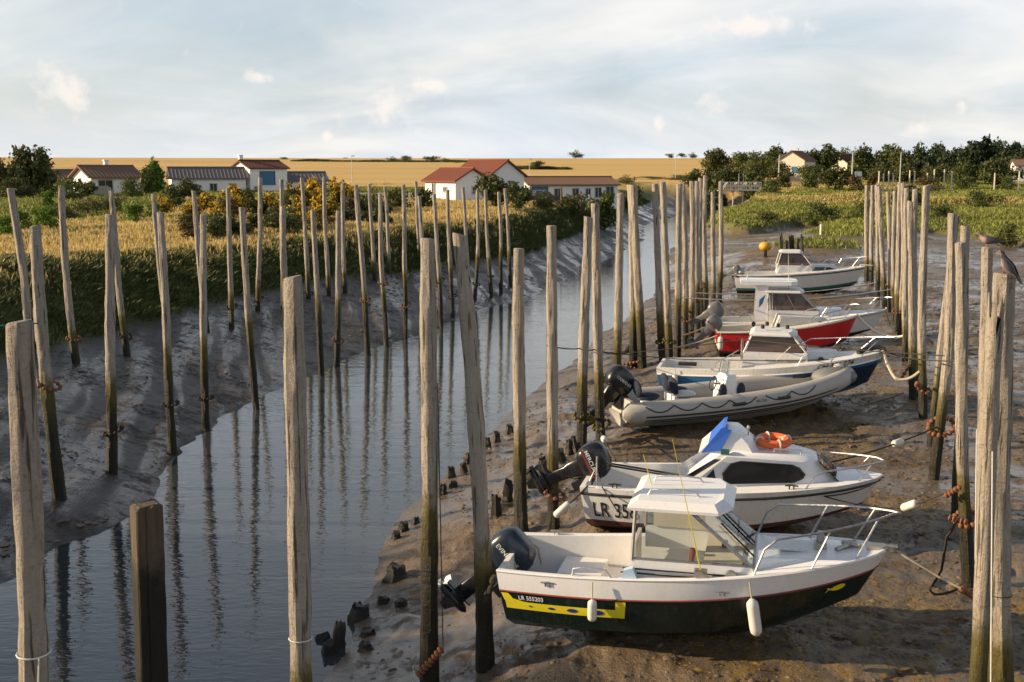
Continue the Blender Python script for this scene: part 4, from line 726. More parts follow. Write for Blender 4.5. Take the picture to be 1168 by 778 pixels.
# old square timber standing in the water
o = atY(169, 778, 11.6); g0 = gz(o.x, 11.6); T = atY(167, 577, 11.6); mb = MB(); r = 21.5 * 11.6 / F; gg = random.Random(5); secs = []
for i in range(22):
    f = i / 21; z = -.4 + (T.z - g0 + .4) * f; ch = .10; ring_ = []
    for (a, b) in ((-1, -1 + ch), (-1 + ch, -1), (-.35, -1.01), (-.30, -.95), (-.25, -1.01), (.3, -1), (1 - ch, -1), (1, -1 + ch), (1, .2), (1, 1 - ch), (1 - ch, 1), (-1 + ch, 1), (-1, 1 - ch), (-1, 0)):
        a2, b2 = a * math.cos(.55) - b * math.sin(.55), a * math.sin(.55) + b * math.cos(.55)
        ring_.append(Vector((a2 * r * .74 * (1 + gg.uniform(-.02, .02)) + (T.x - o.x) * f, b2 * r * .74, z + (gg.uniform(-.035, .03) if i == 21 else 0))))
    secs.append(ring_)
c = sum(secs[-1], Vector()) / 14; secs.append([c + (p - c) * .75 + Vector((0, 0, .02)) for p in secs[-1]]); mb.loft(secs)
tag(mb.build('timber_post', M['post'], None, False, (o.x, 11.6, g0)), 'dark square old timber post standing in the river near the camera', 'post')
# rings of floats; heights follow the photo row
def zrow(key, v): return atY(0, v, POLES[key].b.y).z
for key, v, lab, mat in (('L1', 438, 'ring of brown floats round the second pole from the left', 'bead'), ('L2', 386, 'dark ring of floats round the third pole from the left', 'bead'), ('L3', 491, 'dark ring of floats low on the upright fourth pole from the left', 'ropedark'), ('L4', 383, 'dark ring of floats on the fifth pole from the left', 'ropedark'), ('L6', 460, 'ring of floats on the thick pole at the water edge', 'ropedark'), ('L8', 453, 'ring of floats on the straight pole standing in the water', 'ropedark'), ('L9', 350, 'dark ring on the pole on the upper mud right of the straight one', 'ropedark'), ('L11', 341, 'dark ring on the pole in front of the two storey house', 'ropedark'), ('L14', 334, 'dark ring on the first back pole right of the thick near pole', 'ropedark'), ('L17', 388, 'reddish ring on the pole right of the thick near pole', 'bead'), ('L19', 342, 'ring of floats on the front pole left of the paired back poles', 'bead'), ('L21', 323, 'ring of floats on the front pole in the middle of the left bank', 'bead'), ('L23', 348, 'ring of floats on the front pole left of the rough barked one', 'bead'), ('L26', 320, 'small ring of floats on the pole just right of the rough barked one', 'ropedark'), ('L27', 338, 'small ring of floats on the pole behind the leaning near pole', 'ropedark'), ('L29', 324, 'small ring of floats on the curved pole', 'ropedark'), ('L30', 315, 'small ring of floats on the pole after the curved one', 'ropedark'),
                         ('M5', 563, 'reddish ring of floats round the pole crossing the second outboard', 'bead'), ('M6', 476, 'mossy rope ring round the pole leaning right', 'beadgreen'), ('M7', 485, 'mossy ring of floats on the slender pole by the second outboard', 'beadgreen'), ('M8', 452, 'mossy ring of floats on the pole at the inflatable stern', 'bead'), ('M11', 388, 'ring of floats on the left pole of the second pair', 'beadgreen'), ('M12', 389, 'ring of floats on the right pole of the second pair', 'beadgreen'), ('M9', 417, 'ring of floats at the foot of the crossing pair', 'bead'), ('M14', 363, 'ring of small floats on the thin middle row pole', 'bead'), ('M16', 341, 'ring of small floats on the left pole of the far trio', 'bead'), ('M17', 326, 'ring of small floats on the middle pole of the far trio', 'bead'),
                         ('R4', 486, 'large ring of brown floats round the mossy leaning pole', 'bead'), ('R6', 444, 'ring of floats low on the tallest straight pole', 'bead'), ('R11', 354, 'ring of floats on the highest pole of the far cluster', 'bead'), ('R13', 325, 'small ring of floats on the shortest far pole', 'bead')):
    P = POLES[key]; big = key in ('R4',); ring(key, zrow(key, v), lab, mat, P.r * 1.9 + .06 if big else None, 15 if big else 12, (.3, .45) if big else (random.uniform(-.4, .4), random.uniform(.1, .5)), .062 if big else .046)
P = POLES['M2']; beads('cork_floats', P.axis(zrow('M2', 766)) + Vector((-.16, -.14, 0)), P.axis(zrow('M2', 735)) + Vector((.19, -.13, 0)), 8, .06, 'string of brown floats slung across the foot of the rough barked pole')
rope('lashing_cord', [P.axis(3.6) + Vector((.12, -.1, 0)), P.axis(zrow('M2', 735)) + Vector((.2, -.12, 0))], .008, 'thin cord hanging down the rough barked pole', 'ropedark', 0, 'cord', 'thin cords on the poles')
P = POLES['M0']; mb = MB(); zc = atY(0, 752, 6.6).z; c = P.axis(zc); mb.tube([Vector((math.cos(a * PI / 8), math.sin(a * PI / 8), .03 * math.sin(a * PI / 8))) * (P.r * 1.12) for a in range(17)], .006, 5); tag(mb.build('cord_loop', M['ropewhite'], None, True, c), 'thin white cord tied round the nearest left pole', 'cord', 'thin cords on the poles')
rope('lashing_cord', [c + Vector((.07, -P.r * 1.05, 0)), c + Vector((.0, -P.r * 1.1, -.9))], .005, 'thin white cord hanging from the loop on the nearest left pole', 'ropewhite', 0, 'cord', 'thin cords on the poles')
P = POLES['M1']; mb = MB(); c = P.axis(atY(0, 726, 10.2).z); mb.tube([Vector((math.cos(a * PI / 8), math.sin(a * PI / 8), 0)) * (P.r * 1.08) for a in range(17)], .006, 5); tag(mb.build('cord_loop', M['ropewhite'], None, True, c), 'thin pale cord tied round the second near pole', 'cord', 'thin cords on the poles')
P = POLES['R0']; mb = MB(); c = P.axis(atY(0, 680, 11.4).z); mb.tube([Vector((math.cos(a * PI / 8), math.sin(a * PI / 8), 0)) * (P.r * 1.06) for a in range(17)], .005, 5); tag(mb.build('cord_loop', M['ropedark'], None, True, c), 'thin dark wire round the nearest right pole', 'cord', 'thin cords on the poles')
for (k, u, va, vb, lab, mt) in (('R0', 1131, 515, 800, 'thin pale cord down the left side of the nearest right pole', 'ropewhite'), ('R1', 1113, 490, 668, 'thin pale cord hanging between the two near right poles', 'ropewhite')):
    Y = POLES[k].b.y - .35; rope('lashing_cord', [atY(u + 1, va, Y), atY(u - 1, vb, Y)], .007, lab, mt, 0, 'cord', 'thin cords on the poles')
P = POLES['L1']; z1 = zrow('L1', 367); rope('teal_cord', [atY(-30, 372, 22.5), POLES['L0'].axis(atY(0, 369, POLES['L0'].b.y).z) * 0 + atY(26, 369, 22.7), P.axis(z1) + Vector((-.05, -.14, 0)), P.axis(z1) + Vector((.13, -.05, .02))], .016, 'teal cord tied to the second pole from the left', 'tealrope', .02, 'cord')
rope('teal_cord', [P.axis(z1) + Vector((-.26, -.16, .0)), P.axis(z1) + Vector((-.16, -.16, -.5)), P.axis(zrow('L1', 436)) + Vector((-.12, -.15, 0))], .018, 'grey cord hanging in a loop beside the second pole from the left', 'rope', 0, 'cord')
# rotted stumps along the water's edge
def stump_mesh(sd):
    g = random.Random(sd); mb = MB(); secs = []; n = 13; h = g.uniform(.8, 1.0)
    for i in range(9):
        f = i / 8; rr = (.5 - .17 * f) * (1 + g.uniform(-.12, .12)); secs.append([Vector((math.cos(2 * PI * j / n) * rr * (g.uniform(.92, 1.08) + .14 * math.sin(2.6 * j + sd)) + .12 * f * math.sin(sd), math.sin(2 * PI * j / n) * rr * (g.uniform(.92, 1.08) + .14 * math.sin(2.6 * j + sd)), -.3 + (h + .3) * f + (g.uniform(-.28, .18) if i == 8 else 0))) for j in range(n)])
    mb.loft(secs); return mb.mesh('stump', M['stump'], True)
SM = [stump_mesh(i) for i in range(6)]
ST = [(505, 564, .26, .24), (515, 545, .26, .30), (518, 555, .25, .12), (530, 540, .24, .34), (532, 529, .24, .3), (556, 512, .26, .26), (566, 504, .3, .28), (581, 495, .3, .28), (474, 597, .22, .12), (566, 588, .3, .5), (578, 574, .28, .55), (607, 551, .3, .25), (618, 542, .28, .32), (622, 534, .25, .3), (649, 519, .26, .35), (641, 525, .25, .3), (367, 740, .36, .38), (374, 752, .3, .36), (386, 742, .3, .55), (409, 706, .42, .34), (418, 742, .3, .14), (420, 724, .34, .12), (438, 688, .3, .14), (458, 691, .28, .12), (452, 660, .55, .3), (452, 615, .24, .2), (459, 607, .3, .26), (687, 436, .3, .26), (545, 598, .26, .1), (640, 548, .2, .2), (716, 402, .35, .3), (655, 512, .25, .3), (700, 470, .25, .3)]
RANK = {k: r for r, k in enumerate(sorted(range(len(ST)), key=lambda k: -ST[k][1]))}
for i, (u, v, d, h) in enumerate(ST):
    b = ground_hit(u, v); o = link('wooden_stump', SM[i % 6], None, b); o.scale = (d * .85, d * .85, h * (.8 if v > 600 else 1.0)); o.rotation_euler = (random.uniform(-.2, .2), random.uniform(-.25, .25), i * 1.7)
    tag(o, "dark rotted stake stub on the river's right edge, %s counted from near to far" % ORD[RANK[i]], 'stump', "rotted stumps along the river's edge")
for i, (u, v, vt) in enumerate([(892, 295, 267), (896, 297, 273), (901, 297, 270), (905, 297, 266), (909, 296, 272), (914, 298, 269), (898, 290, 276)]):
    b = ground_hit(u, v); T = atY(u + (i % 3 - 1), vt, b.y); o = link('wreck_timber', SM[i % 6], None, b); o.scale = (.3, .3, T.z - b.z); o.rotation_euler = (0, .08 * (i % 3 - 1), i * 2.1)
    tag(o, '%s brown rotted stake from the left in the cluster beside the yellow buoy' % ORD[[0, 1, 3, 4, 5, 6, 2][i]], 'stake', 'rotted stakes beside the yellow buoy')
# yellow buoy on its stub, small post on the mound
b = ground_hit(871, 293); T = atY(873, 281, b.y); rr = 7.5 * b.y / F; o = empty('mooring_buoy', (T.x, b.y, b.z)); tag(o, 'yellow buoy perched on a stub above the mud far behind', 'buoy')
mb = MB(); mb.ball((0, 0, T.z - b.z), (rr, rr, rr * .72), 14, 9); mb.build('float_shell', M['buoy'], o, True); mb = MB(); mb.tube([(0, 0, -.3), (0, 0, T.z - b.z - rr * .6)], [rr * .35, rr * .28], 8); mb.tube([(0, 0, T.z - b.z + rr * .6), (0, 0, T.z - b.z + rr * .95)], rr * .14, 6); mb.build('stem', M['stump'], o, True)
b = ground_hit(936, 268); T = atY(936, 256, b.y); mb = MB(); mb.tube([(0, 0, -.3), (0, 0, (T.z - b.z) * .5), (0, 0, T.z - b.z)], .09, 8); tag(mb.build('marker_post', M['plaster'], None, True, b), 'short pale post on the grassy mound behind the farthest boat', 'post')
for i, (u, v, vt) in enumerate([(662, 252, 218), (672, 250, 222), (640, 240, 214)]):
    b = ground_hit(u, v); T = atY(u, vt, b.y); mb = MB(); mb.tube([(0, 0, -.4), (.03, 0, (T.z - b.z) * .5), (0, 0, T.z - b.z)], [.13, .12, .1], 8); tag(mb.build('bank_post', M['post'] if i != 1 else M['pole'], None, True, b), ['dark post on the far left bank below the long house', 'pale thin post on the far left bank below the long house', 'leftmost dark post on the far left bank crest'][i], 'post', 'posts on the far left bank')
# ------------------------------------------------------------------ boats (local x = forward, -y = starboard, the side seen)
class Hull:
    def __init__(h, L, B, tr=.82, zs=(.95, 1.35), zc=(.30, .75), zk=(0, .62), sp=1.9, bowp=(2.3, .72), keel_end=.84, gw=.13, flare=.86, rake=.06):
        h.L, h.B, h.tr, h.zs, h.zc, h.zk, h.sp, h.bowp, h.ke, h.gw, h.fl, h.rake = L, B, tr, zs, zc, zk, sp, bowp, keel_end, gw, flare, rake
    def bs(h, u):
        if u < .45: return h.B / 2 * (h.tr + (1 - h.tr) * math.sin(u / .45 * PI / 2))
        q = (u - .45) / .55; return h.B / 2 * max(1 - q ** h.bowp[0], 0) ** h.bowp[1]
    def sheer(h, u): return h.zs[0] + (h.zs[1] - h.zs[0]) * u ** h.sp
    def S(h, u, sd): return Vector((h.L * u - h.rake * (1 - u) * 0, sd * h.bs(u), h.sheer(u)))
    def C(h, u, sd): return Vector((h.L * (h.rake / h.L * 2 + u * (.93 - h.rake / h.L * 2)), sd * h.bs(u) * h.fl * (1 - .45 * u ** 3), h.zc[0] + (h.zc[1] - h.zc[0]) * u ** 3))
    def K(h, u): return Vector((h.L * (h.rake / h.L * 3 + u * (h.ke - h.rake / h.L * 3)), 0, h.zk[0] + (h.zk[1] - h.zk[0]) * u ** 5))
    def pt(h, u, f, sd=-1, off=0.0):
        a, b = h.C(u, sd), h.S(u, sd); p = a.lerp(b, f); p.y += sd * .05 * h.B * math.sin(PI * f) * .35 * (1 - u)
        if off:
            e = 1e-3; q = h.pt(min(u + e, 1), f, sd) - h.pt(max(u - e, 0), f, sd); w = h.pt(u, min(f + e, 1), sd) - h.pt(u, max(f - e, 0), sd); n = q.cross(w).normalized()
            if n.y * sd < 0: n = -n
            p = p + n * off
        return p
    def us(h, n=30): return [1 - (1 - i / n) ** 1.35 for i in range(n + 1)]
    def build(h, parent, mats, bands, bottom=0, name='hull'):
        """bands: list of (f upper edge, material index); bottom: material of the V below the chine"""
        mb = MB(); us = h.us()
        for sd in (-1, 1):
            mb.mi = bottom; mb.grid([[h.K(u), h.K(u).lerp(h.C(u, sd), .5) - Vector((0, 0, .03 * h.B * (1 - u))), h.C(u, sd)] for u in us])
            f0 = 0
            for f1, mi in bands:
                mb.mi = mi; mb.grid([[h.pt(u, f0 + (f1 - f0) * k / 3, sd) for k in range(4)] for u in us]); f0 = f1
        f0 = 0; mb.mi = bottom
        mb.face([h.C(0, -1), h.K(0), h.C(0, 1)])
        for f1, mi in bands:
            mb.mi = mi; mb.grid([[h.pt(0, f0 + (f1 - f0) * k / 3, sd) for k in range(4)] for sd in (-1, 1)]); f0 = f1
        return mb.build(name, mats, parent, True)
    def line(h, parent, name, mat, f, r, u0=0, u1=1, sides=(-1, 1), off=.004, n=30):
        mb = MB()
        for sd in sides: mb.tube([h.pt(u0 + (u1 - u0) * i / n, f, sd, off) for i in range(n + 1)], r, 6)
        return mb.build(name, mat, parent, True)
    def deck(h, parent, mat, uc, sole, ut=.015, camber=.05, mat2=None, name='deck'):
        """side decks, foredeck and cockpit well from u = ut to uc"""
        mb = MB(); us = h.us()
        def low(u, sd):
            c, t = h.C(u, sd), h.S(u, sd); zz = max(sole, c.z + .04); k = (zz - c.z) / (t.z - c.z); y = c.y + (t.y - c.y) * max(k, 0) if k >= 0 else c.y * max(.25, 1 + k * 1.6)
            return Vector((h.L * u, sd * max(min(abs(y) - .07, h.bs(u) - h.gw - .03), .02), zz))
        inn = lambda u, sd: Vector((h.L * u, sd * max(h.bs(u) - h.gw, 0), h.sheer(u) + .006))
        lo = [u for u in us if ut < u < uc]; lo = [ut] + lo + [uc]
        for sd in (-1, 1):
            mb.grid([[h.S(u, sd), inn(u, sd)] for u in [0] + lo])
            mb.grid([[inn(u, sd), low(u, sd)] for u in lo])
        hi = [uc] + [u for u in us if u > uc]
        mb.grid([[Vector((h.L * u, h.bs(u) * k / 4, h.sheer(u) + .006 * (abs(k) < 4) + camber * (1 - (k / 4) ** 2) * min(1, h.bs(u) * 2 / h.B))) for k in range(-4, 5)] for u in hi])
        a, b = inn(ut, -1), inn(ut, 1); mb.face([a, b, low(ut, 1), low(ut, -1)])
        mb.face([h.S(0, -1), h.S(0, 1), b, a])
        a, b = inn(uc, -1), inn(uc, 1); mb.face([a, b, low(uc, 1), low(uc, -1)])
        mb.grid([[low(u, -1), low(u, 1)] for u in lo])
        return mb.build(name, mat, parent, True)
def text_mesh(body, size, name, mat, parent, fn, sx=1.0):
    """lettering mapped onto a surface: fn(x, y) gives the point for text coordinates in metres"""
    cu = D.curves.new(name, 'FONT'); cu.body = body; cu.size = size; cu.resolution_u = 3; cu.offset = size * .012; to = D.objects.new(name, cu); COL.objects.link(to)
    dg = bpy.context.evaluated_depsgraph_get(); me = D.meshes.new_from_object(to.evaluated_get(dg)); D.objects.remove(to, do_unlink=True); D.curves.remove(cu)
    for v in me.vertices: v.co = fn(v.co.x * sx, v.co.y)
    me.materials.clear(); me.materials.append(mat); me.name = name; return link(name, me, parent)
def hull_text(h, parent, body, size, u0, f0, mat, sd=-1, sx=1.0, name='registration_lettering'):
    hgt = (h.S(u0, sd) - h.C(u0, sd)).length
    return text_mesh(body, size, name, mat, parent, lambda x, y: h.pt(min(u0 + x / h.L, 1), f0 + y / hgt, sd, .006), sx)
def patch(h, parent, name, mat, poly, sd=-1, off=.004, dens=16):
    """decal polygon in (u, f) hull coordinates, laid on the side in strips"""
    mb = MB(); us = sorted({p[0] for p in poly}); u0, u1 = us[0], us[-1]; rows = []
    for i in range(dens + 1):
        u = u0 + (u1 - u0) * i / dens; ff = []
        for (a, b) in zip(poly, poly[1:] + poly[:1]):
            if abs(a[0] - b[0]) < 1e-9:
                if abs(u - a[0]) < 1e-6: ff += [a[1], b[1]]
            elif min(a[0], b[0]) - 1e-9 <= u <= max(a[0], b[0]) + 1e-9: ff.append(a[1] + (b[1] - a[1]) * (u - a[0]) / (b[0] - a[0]))
        rows.append([h.pt(u, min(ff), sd, off), h.pt(u, (min(ff) + max(ff)) / 2, sd, off), h.pt(u, max(ff), sd, off)])
    mb.grid(rows); return mb.build(name, mat, parent)
def rail(h, parent, u0, u1, hgt, posts, r=.016, fwd=.18, sides=(-1, 1), inset=.08, name='bow_rail', split=False, rise=.06):
    mb = MB(); base = lambda u, sd: Vector((h.L * u, sd * max(h.bs(u) - inset, .03), h.sheer(u)))
    def top(u, sd): q = (u - u0) / (u1 - u0); p = base(u, sd); p.z += hgt + rise * q; p.x += fwd * q; p.y *= 1.0; return p
    for sd in sides:
        pts = [base(u0 - .035, sd), base(u0 - .01, sd) + Vector((0, 0, hgt * .75)), top(u0 + .02, sd)] + [top(u0 + (u1 - u0) * k / 8, sd) for k in range(1, 9)]
        if not split: pts.append(Vector((top(u1, sd).x + .10, 0, top(u1, sd).z)))
        mb.tube(pts, r, 6)
        for u in posts: mb.tube([base(u - .035, sd), top(u, sd)], r * .9, 6)
    return mb.build(name, M['steel'], parent, True)
def cabin(parent, name, secs, mat, caps=True):
    """closed shell lofted over plan outlines given from bottom to top"""
    mb = MB(); mb.loft(secs, caps); return mb.build(name, mat, parent, True)
def outline(x0, x1, w0, w1, z, nose=0.0, zf=None):
    zf = z if zf is None else zf
    return [Vector((x0, -w0, z)), Vector((x1 - nose, -w1, zf)), Vector((x1, -w1 * .55, zf)), Vector((x1, w1 * .55, zf)), Vector((x1 - nose, w1, zf)), Vector((x0, w0, z))]
def panel(parent, name, mat, pts, th=.012, frame=None, fw=.03):
    """window pane set on a surface; pts in order, thickness along the outward side"""
    pts = [Vector(p) for p in pts]; n = (pts[1] - pts[0]).cross(pts[-1] - pts[0]).normalized()
    c = sum(pts, Vector()) / len(pts)
    if n.dot(c - Vector((c.x, 0, c.z - .8))) < 0: n = -n
    mb = MB(); mb.plate([p + n * .004 for p in pts], n * th); o = mb.build(name, mat, parent)
    if frame:
        mb = MB(); q = [p + (p - c).normalized() * fw + n * .003 for p in pts]; pi_ = [p + n * .003 for p in pts]; k = len(pts); d = n * (th + .01)
        for i in range(k): j = (i + 1) % k; mb.plate([pi_[i], pi_[j], q[j], q[i]], d)
        mb.build('window_frame', frame, o)
    return o
def fender(boat, local, ln, r, label, lean=0.0, mat='fender', drop=.25):
    p = boat.matrix_world @ Vector(local); mb = MB(); d = Vector((math.sin(lean), 0, -math.cos(lean))); secs = []; q = d.to_track_quat('Z', 'Y').to_matrix()
    prof = [(0, .25), (.03, .5), (.10, .92), (.2, 1), (.8, 1), (.9, .92), (.97, .55), (1.0, .2)]
    for f, k in prof: secs.append([q @ Vector((math.cos(2 * PI * j / 12) * r * k, math.sin(2 * PI * j / 12) * r * k, f * ln)) + d * drop for j in range(12)])
    o = empty('fender', p); o.rotation_euler = (0, 0, boat.rotation_euler.z); tag(o, label, 'fender', 'fenders hanging on the boats'); mb.loft(secs); mb.build('fender_body', M[mat], o, True)
    mb = MB(); mb.tube([(0, 0, 0), d * drop * .5, d * (drop + .02)], .010, 5); mb.build('lanyard', M['rope'], o); return o
def outboard(parent, pos, tilt, s, cowl, text=None, name='outboard_motor', textmat='whitepaint', prop='motorgrey', legmat='motorblack', turn=0.0, band=None):
    """pos = top of the transom; tilt = swing of the leg aft; x forward"""
    Mx = Matrix.Translation(Vector(pos)) @ Matrix.Rotation(turn, 4, 'Z') @ Matrix.Rotation(tilt, 4, 'Y') @ Matrix.Diagonal((s, s, s, 1))
    T = lambda p: Mx @ Vector(p)
    def rr(x0, x1, w, z, k=.25):
        c = []; cx, hx = (x0 + x1) / 2, (x1 - x0) / 2
        for i in range(16):
            a = 2 * PI * i / 16; ca, sa = math.cos(a), math.sin(a); e = .55
            c.append(T((cx + hx * math.copysign(abs(ca) ** e, ca), w * math.copysign(abs(sa) ** e, sa), z)))
        return c
    mb = MB(); mb.loft([rr(-.42, .02, .13, -.02), rr(-.50, .08, .185, .05), rr(-.54, .10, .20, .17), rr(-.54, .08, .195, .32), rr(-.50, .02, .18, .42), rr(-.43, -.08, .14, .475), rr(-.36, -.14, .09, .49)])
    o = mb.build(name, cowl, parent, True)
    mb = MB(); mb.loft([rr(-.40, -.02, .115, -.02), rr(-.38, -.06, .10, -.22), rr(-.34, -.12, .06, -.30), rr(-.34, -.13, .05, -.72), rr(-.36, -.12, .045, -.86)]); mb.plate([T(p) for p in ((-.48, -.13, -.70), (-.05, -.10, -.70), (-.05, .10, -.70), (-.48, .13, -.70))], Mx.to_3x3() @ Vector((0, 0, .018)))
    mb.tube([T((-.52, 0, -.84)), T((-.42, 0, -.84)), T((-.2, 0, -.84)), T((-.06, 0, -.84)), T((-.01, 0, -.84))], [.035 * s, .065 * s, .07 * s, .05 * s, .012 * s], 10); mb.plate([T(p) for p in ((-.38, -.008, -.86), (-.14, -.008, -.86), (-.22, -.008, -1.05), (-.33, -.008, -1.03))], Mx.to_3x3() @ Vector((0, .016, 0)))
    mb.build('motor_leg', M[legmat], o, True)
    mb = MB(); mb.box(T((.04, 0, -.12)), (.16 * s, .24 * s, .34 * s), Mx.to_3x3().normalized()); mb.tube([T((-.06, -.08, -.05)), T((.06, -.1, -.02))], .03 * s, 6); mb.build('motor_bracket', M['motorblack'], o)
    mb = MB()
    for k in range(3):
        a = k * 2 * PI / 3; c, s_ = math.cos(a), math.sin(a); R3 = lambda y, z: (c * y - s_ * z, s_ * y + c * z); pp = []
        for (y, z, x) in ((-.02, .03, 0), (-.075, .11, .035), (-.04, .175, .03), (.05, .165, -.02), (.065, .09, -.035), (.02, .03, 0)): yy, zz = R3(y, z); pp.append(T((-.50 + x, yy, -.84 + zz)))
        mb.plate(pp, Mx.to_3x3() @ Vector((.014, 0, 0)))
    mb.tube([T((-.56, 0, -.84)), T((-.44, 0, -.84))], .042 * s, 8); mb.build('propeller', M[prop], o)
    if band: 
        mb = MB()
        for sd in (-1,): mb.plate([T((x, sd * .206, z)) for x, z in ((-.50, .12), (.04, .12), (.04, .16), (-.50, .16))], Mx.to_3x3() @ Vector((0, sd * .006, 0)))
        mb.build('cowl_stripe', M[band], o)
    if text:
        tx, size, x0, z0, ang = text
        text_mesh(tx, size, 'cowl_lettering', M[textmat], o, lambda x, y: T((x0 + x * math.cos(ang) - y * math.sin(ang), -.2075, z0 + x * math.sin(ang) + y * math.cos(ang))))
    return o
def boat(name, label, stern, az, pitch=0.0, roll=0.0, cat='motorboat'):
    o = empty(name, stern, PI / 2 - R(az), roll, pitch); tag(o, label, cat, 'boats lying on the mud'); bpy.context.view_layer.update(); return o
def cleat(parent, p, mat='dullsteel', s=1.0, name='cleat'):
    mb = MB(); p = Vector(p); mb.tube([p + Vector((-.09 * s, 0, .05 * s)), p + Vector((0, 0, .06 * s)), p + Vector((.09 * s, 0, .05 * s))], .012 * s, 6); mb.tube([p + Vector((-.03 * s, 0, 0)), p + Vector((-.03 * s, 0, .055 * s))], .011 * s, 5); mb.tube([p + Vector((.03 * s, 0, 0)), p + Vector((.03 * s, 0, .055 * s))], .011 * s, 5); return mb.build(name, M[mat], parent, True)
def whip(parent, p, top, mat, r=.008, name='aerial'): mb = MB(); mb.tube([p, (Vector(p) + Vector(top)) / 2, top], [r * 1.5, r, r * .5], 5); return mb.build(name, mat, parent)
def wheelhouse(bt, x0, x1, x0t, x1t, wb, wt, zb, zs, zt, body, glass, frame, over=.08, roofth=.07, mid=True, front_over=.15, open_back=True, solid_back=False):
    """lower coaming, corner pillars, panes and a roof slab"""
    mb = MB(); t = .04
    for sd in (-1, 1): mb.plate([(x0, sd * wb, zb), (x1, sd * wb * .96, zb), (x1, sd * wb * .93, zs), (x0, sd * wb * .97, zs)], (0, -sd * t, 0))
    mb.plate([(x1, -wb * .95, zb), (x1, wb * .95, zb), (x1, wb * .93, zs), (x1, -wb * .93, zs)], (-t, 0, 0)); mb.build('coaming', body, bt)
    c = {('r', sd): (Vector((x0, sd * wb * .95, zs)), Vector((x0t, sd * wt, zt))) for sd in (-1, 1)}; c.update({('f', sd): (Vector((x1, sd * wb * .91, zs)), Vector((x1t, sd * wt * .96, zt))) for sd in (-1, 1)})
    for k, (a, b) in c.items(): mb = MB(); mb.tube([a - Vector((0, 0, .02)), b], .026, 6); mb.build('pillar', frame, bt)
    for sd in (-1, 1):
        a, b = c[('r', sd)]; d, e = c[('f', sd)]
        mb = MB(); mb.tube([a, d], .022, 4); mb.build('window_sill', frame, bt)
        ins = lambda p, q: p.lerp(q, .035)
        o = panel(bt, 'side_window', glass, [ins(a, e), ins(d, b), ins(e, a), ins(b, d)], .008)
        if mid: mb = MB(); mb.tube([a.lerp(d, .55), b.lerp(e, .55)], .016, 6); mb.build('mullion', frame, o)
    a, b = c[('f', -1)]; d, e = c[('f', 1)]
    m0, m1 = a.lerp(d, .5), b.lerp(e, .5); mb = MB(); mb.tube([m0, m1], .022, 6); mb.build('windscreen_bar', frame, bt); mb = MB(); mb.tube([a, d], .024, 6); mb.build('windscreen_sill', frame, bt)
    for p in ((a, m0, m1, b), (m0, d, e, m1)):
        cc = (p[0] + p[1] + p[2] + p[3]) / 4; mb = MB(); mb.plate([q.lerp(cc, .04) for q in p], (.008, 0, .004)); mb.build('windscreen', glass, bt)
    x0r, x1r, wr = x0t - over, x1t + front_over, wt + over * .8
    mb = MB(); cz = .045
    mb.loft([[Vector((x0r + .05 * (k == 0), -wr, zt)), Vector((x1r - .16, -wr, zt)), Vector((x1r, -wr * .62, zt)), Vector((x1r, wr * .62, zt)), Vector((x1r - .16, wr, zt)), Vector((x0r + .05 * (k == 0), wr, zt))] for k in (0,)] + [[Vector((x0r, -wr, zt + roofth * .55)), Vector((x1r - .16, -wr, zt + roofth * .55)), Vector((x1r + .02, -wr * .62, zt + roofth * .55)), Vector((x1r + .02, wr * .62, zt + roofth * .55)), Vector((x1r - .16, wr, zt + roofth * .55)), Vector((x0r, wr, zt + roofth * .55))], [Vector((x0r + .12, -wr * .84, zt + roofth + cz)), Vector((x1r - .22, -wr * .84, zt + roofth + cz)), Vector((x1r - .12, -wr * .5, zt + roofth + cz + .01)), Vector((x1r - .12, wr * .5, zt + roofth + cz + .01)), Vector((x1r - .22, wr * .84, zt + roofth + cz)), Vector((x0r + .12, wr * .84, zt + roofth + cz))]])
    return mb.build('roof', body, bt, False)

# ---- 1: green boat, nearest
h = Hull(5.12, 1.98, .84, (1.06, 1.50), (.36, .86), (.03, .70), 1.7, gw=.10, keel_end=.86, flare=.90)
b1 = boat('motorboat', 'white and dark green motorboat with a yellow stripe, nearest to the camera', (-.02, 15.6, -.02), 103.5)
h.build(b1, [M['slime'], M['green'], M['white']], [(.62, 1), (1, 2)], 1); h.deck(b1, M['white'], .66, .38, camber=.07); h.line(b1, 'rub_strip', M['redline'], .62, .014); h.line(b1, 'toe_rail', M['white'], 1.0, .022, off=-.01)
wheelhouse(b1, 1.83, 3.40, 1.86, 2.58, .80, .70, 1.03, 1.36, 2.02, M['white'], M['glass'], M['alu'], .10, .07, False, .52)
# foredeck moulding between the windscreen and the bow
cabin(b1, 'cabin_trunk', [outline(3.28, 4.55, .80, .34, 1.10, .25, 1.34), outline(3.33, 4.45, .72, .28, 1.36, .22, 1.42)], M['white'])
mb = MB(); mb.box((.98, .40, .58), (.62, .72, .42)); mb.box((1.5, .30, .52), (.45, .95, .30)); mb.build('seat_locker', M['white'], b1)
mb = MB(); mb.box((1.75, .44, .85), (.05, .66, .9)); mb.box((3.0, 0, 1.12), (.5, 1.36, .42)); mb.build('dashboard', M['cream'], b1); mb = MB(); mb.plate([(1.95, .74, 1.36), (3.2, .72, 1.36), (2.62, .66, 1.98), (1.95, .68, 1.98)], (0, -.03, 0)); mb.build('inner_panel', M['cream'], b1)
for x, y in ((2.55, -.35), (2.95, .1)): mb = MB(); mb.tube([(x, y, 1.05), (x + .05, y, 1.42)], .045, 6); mb.build('throttle_lever' if x < 2.7 else 'wheel_hub', M['redline'], b1)
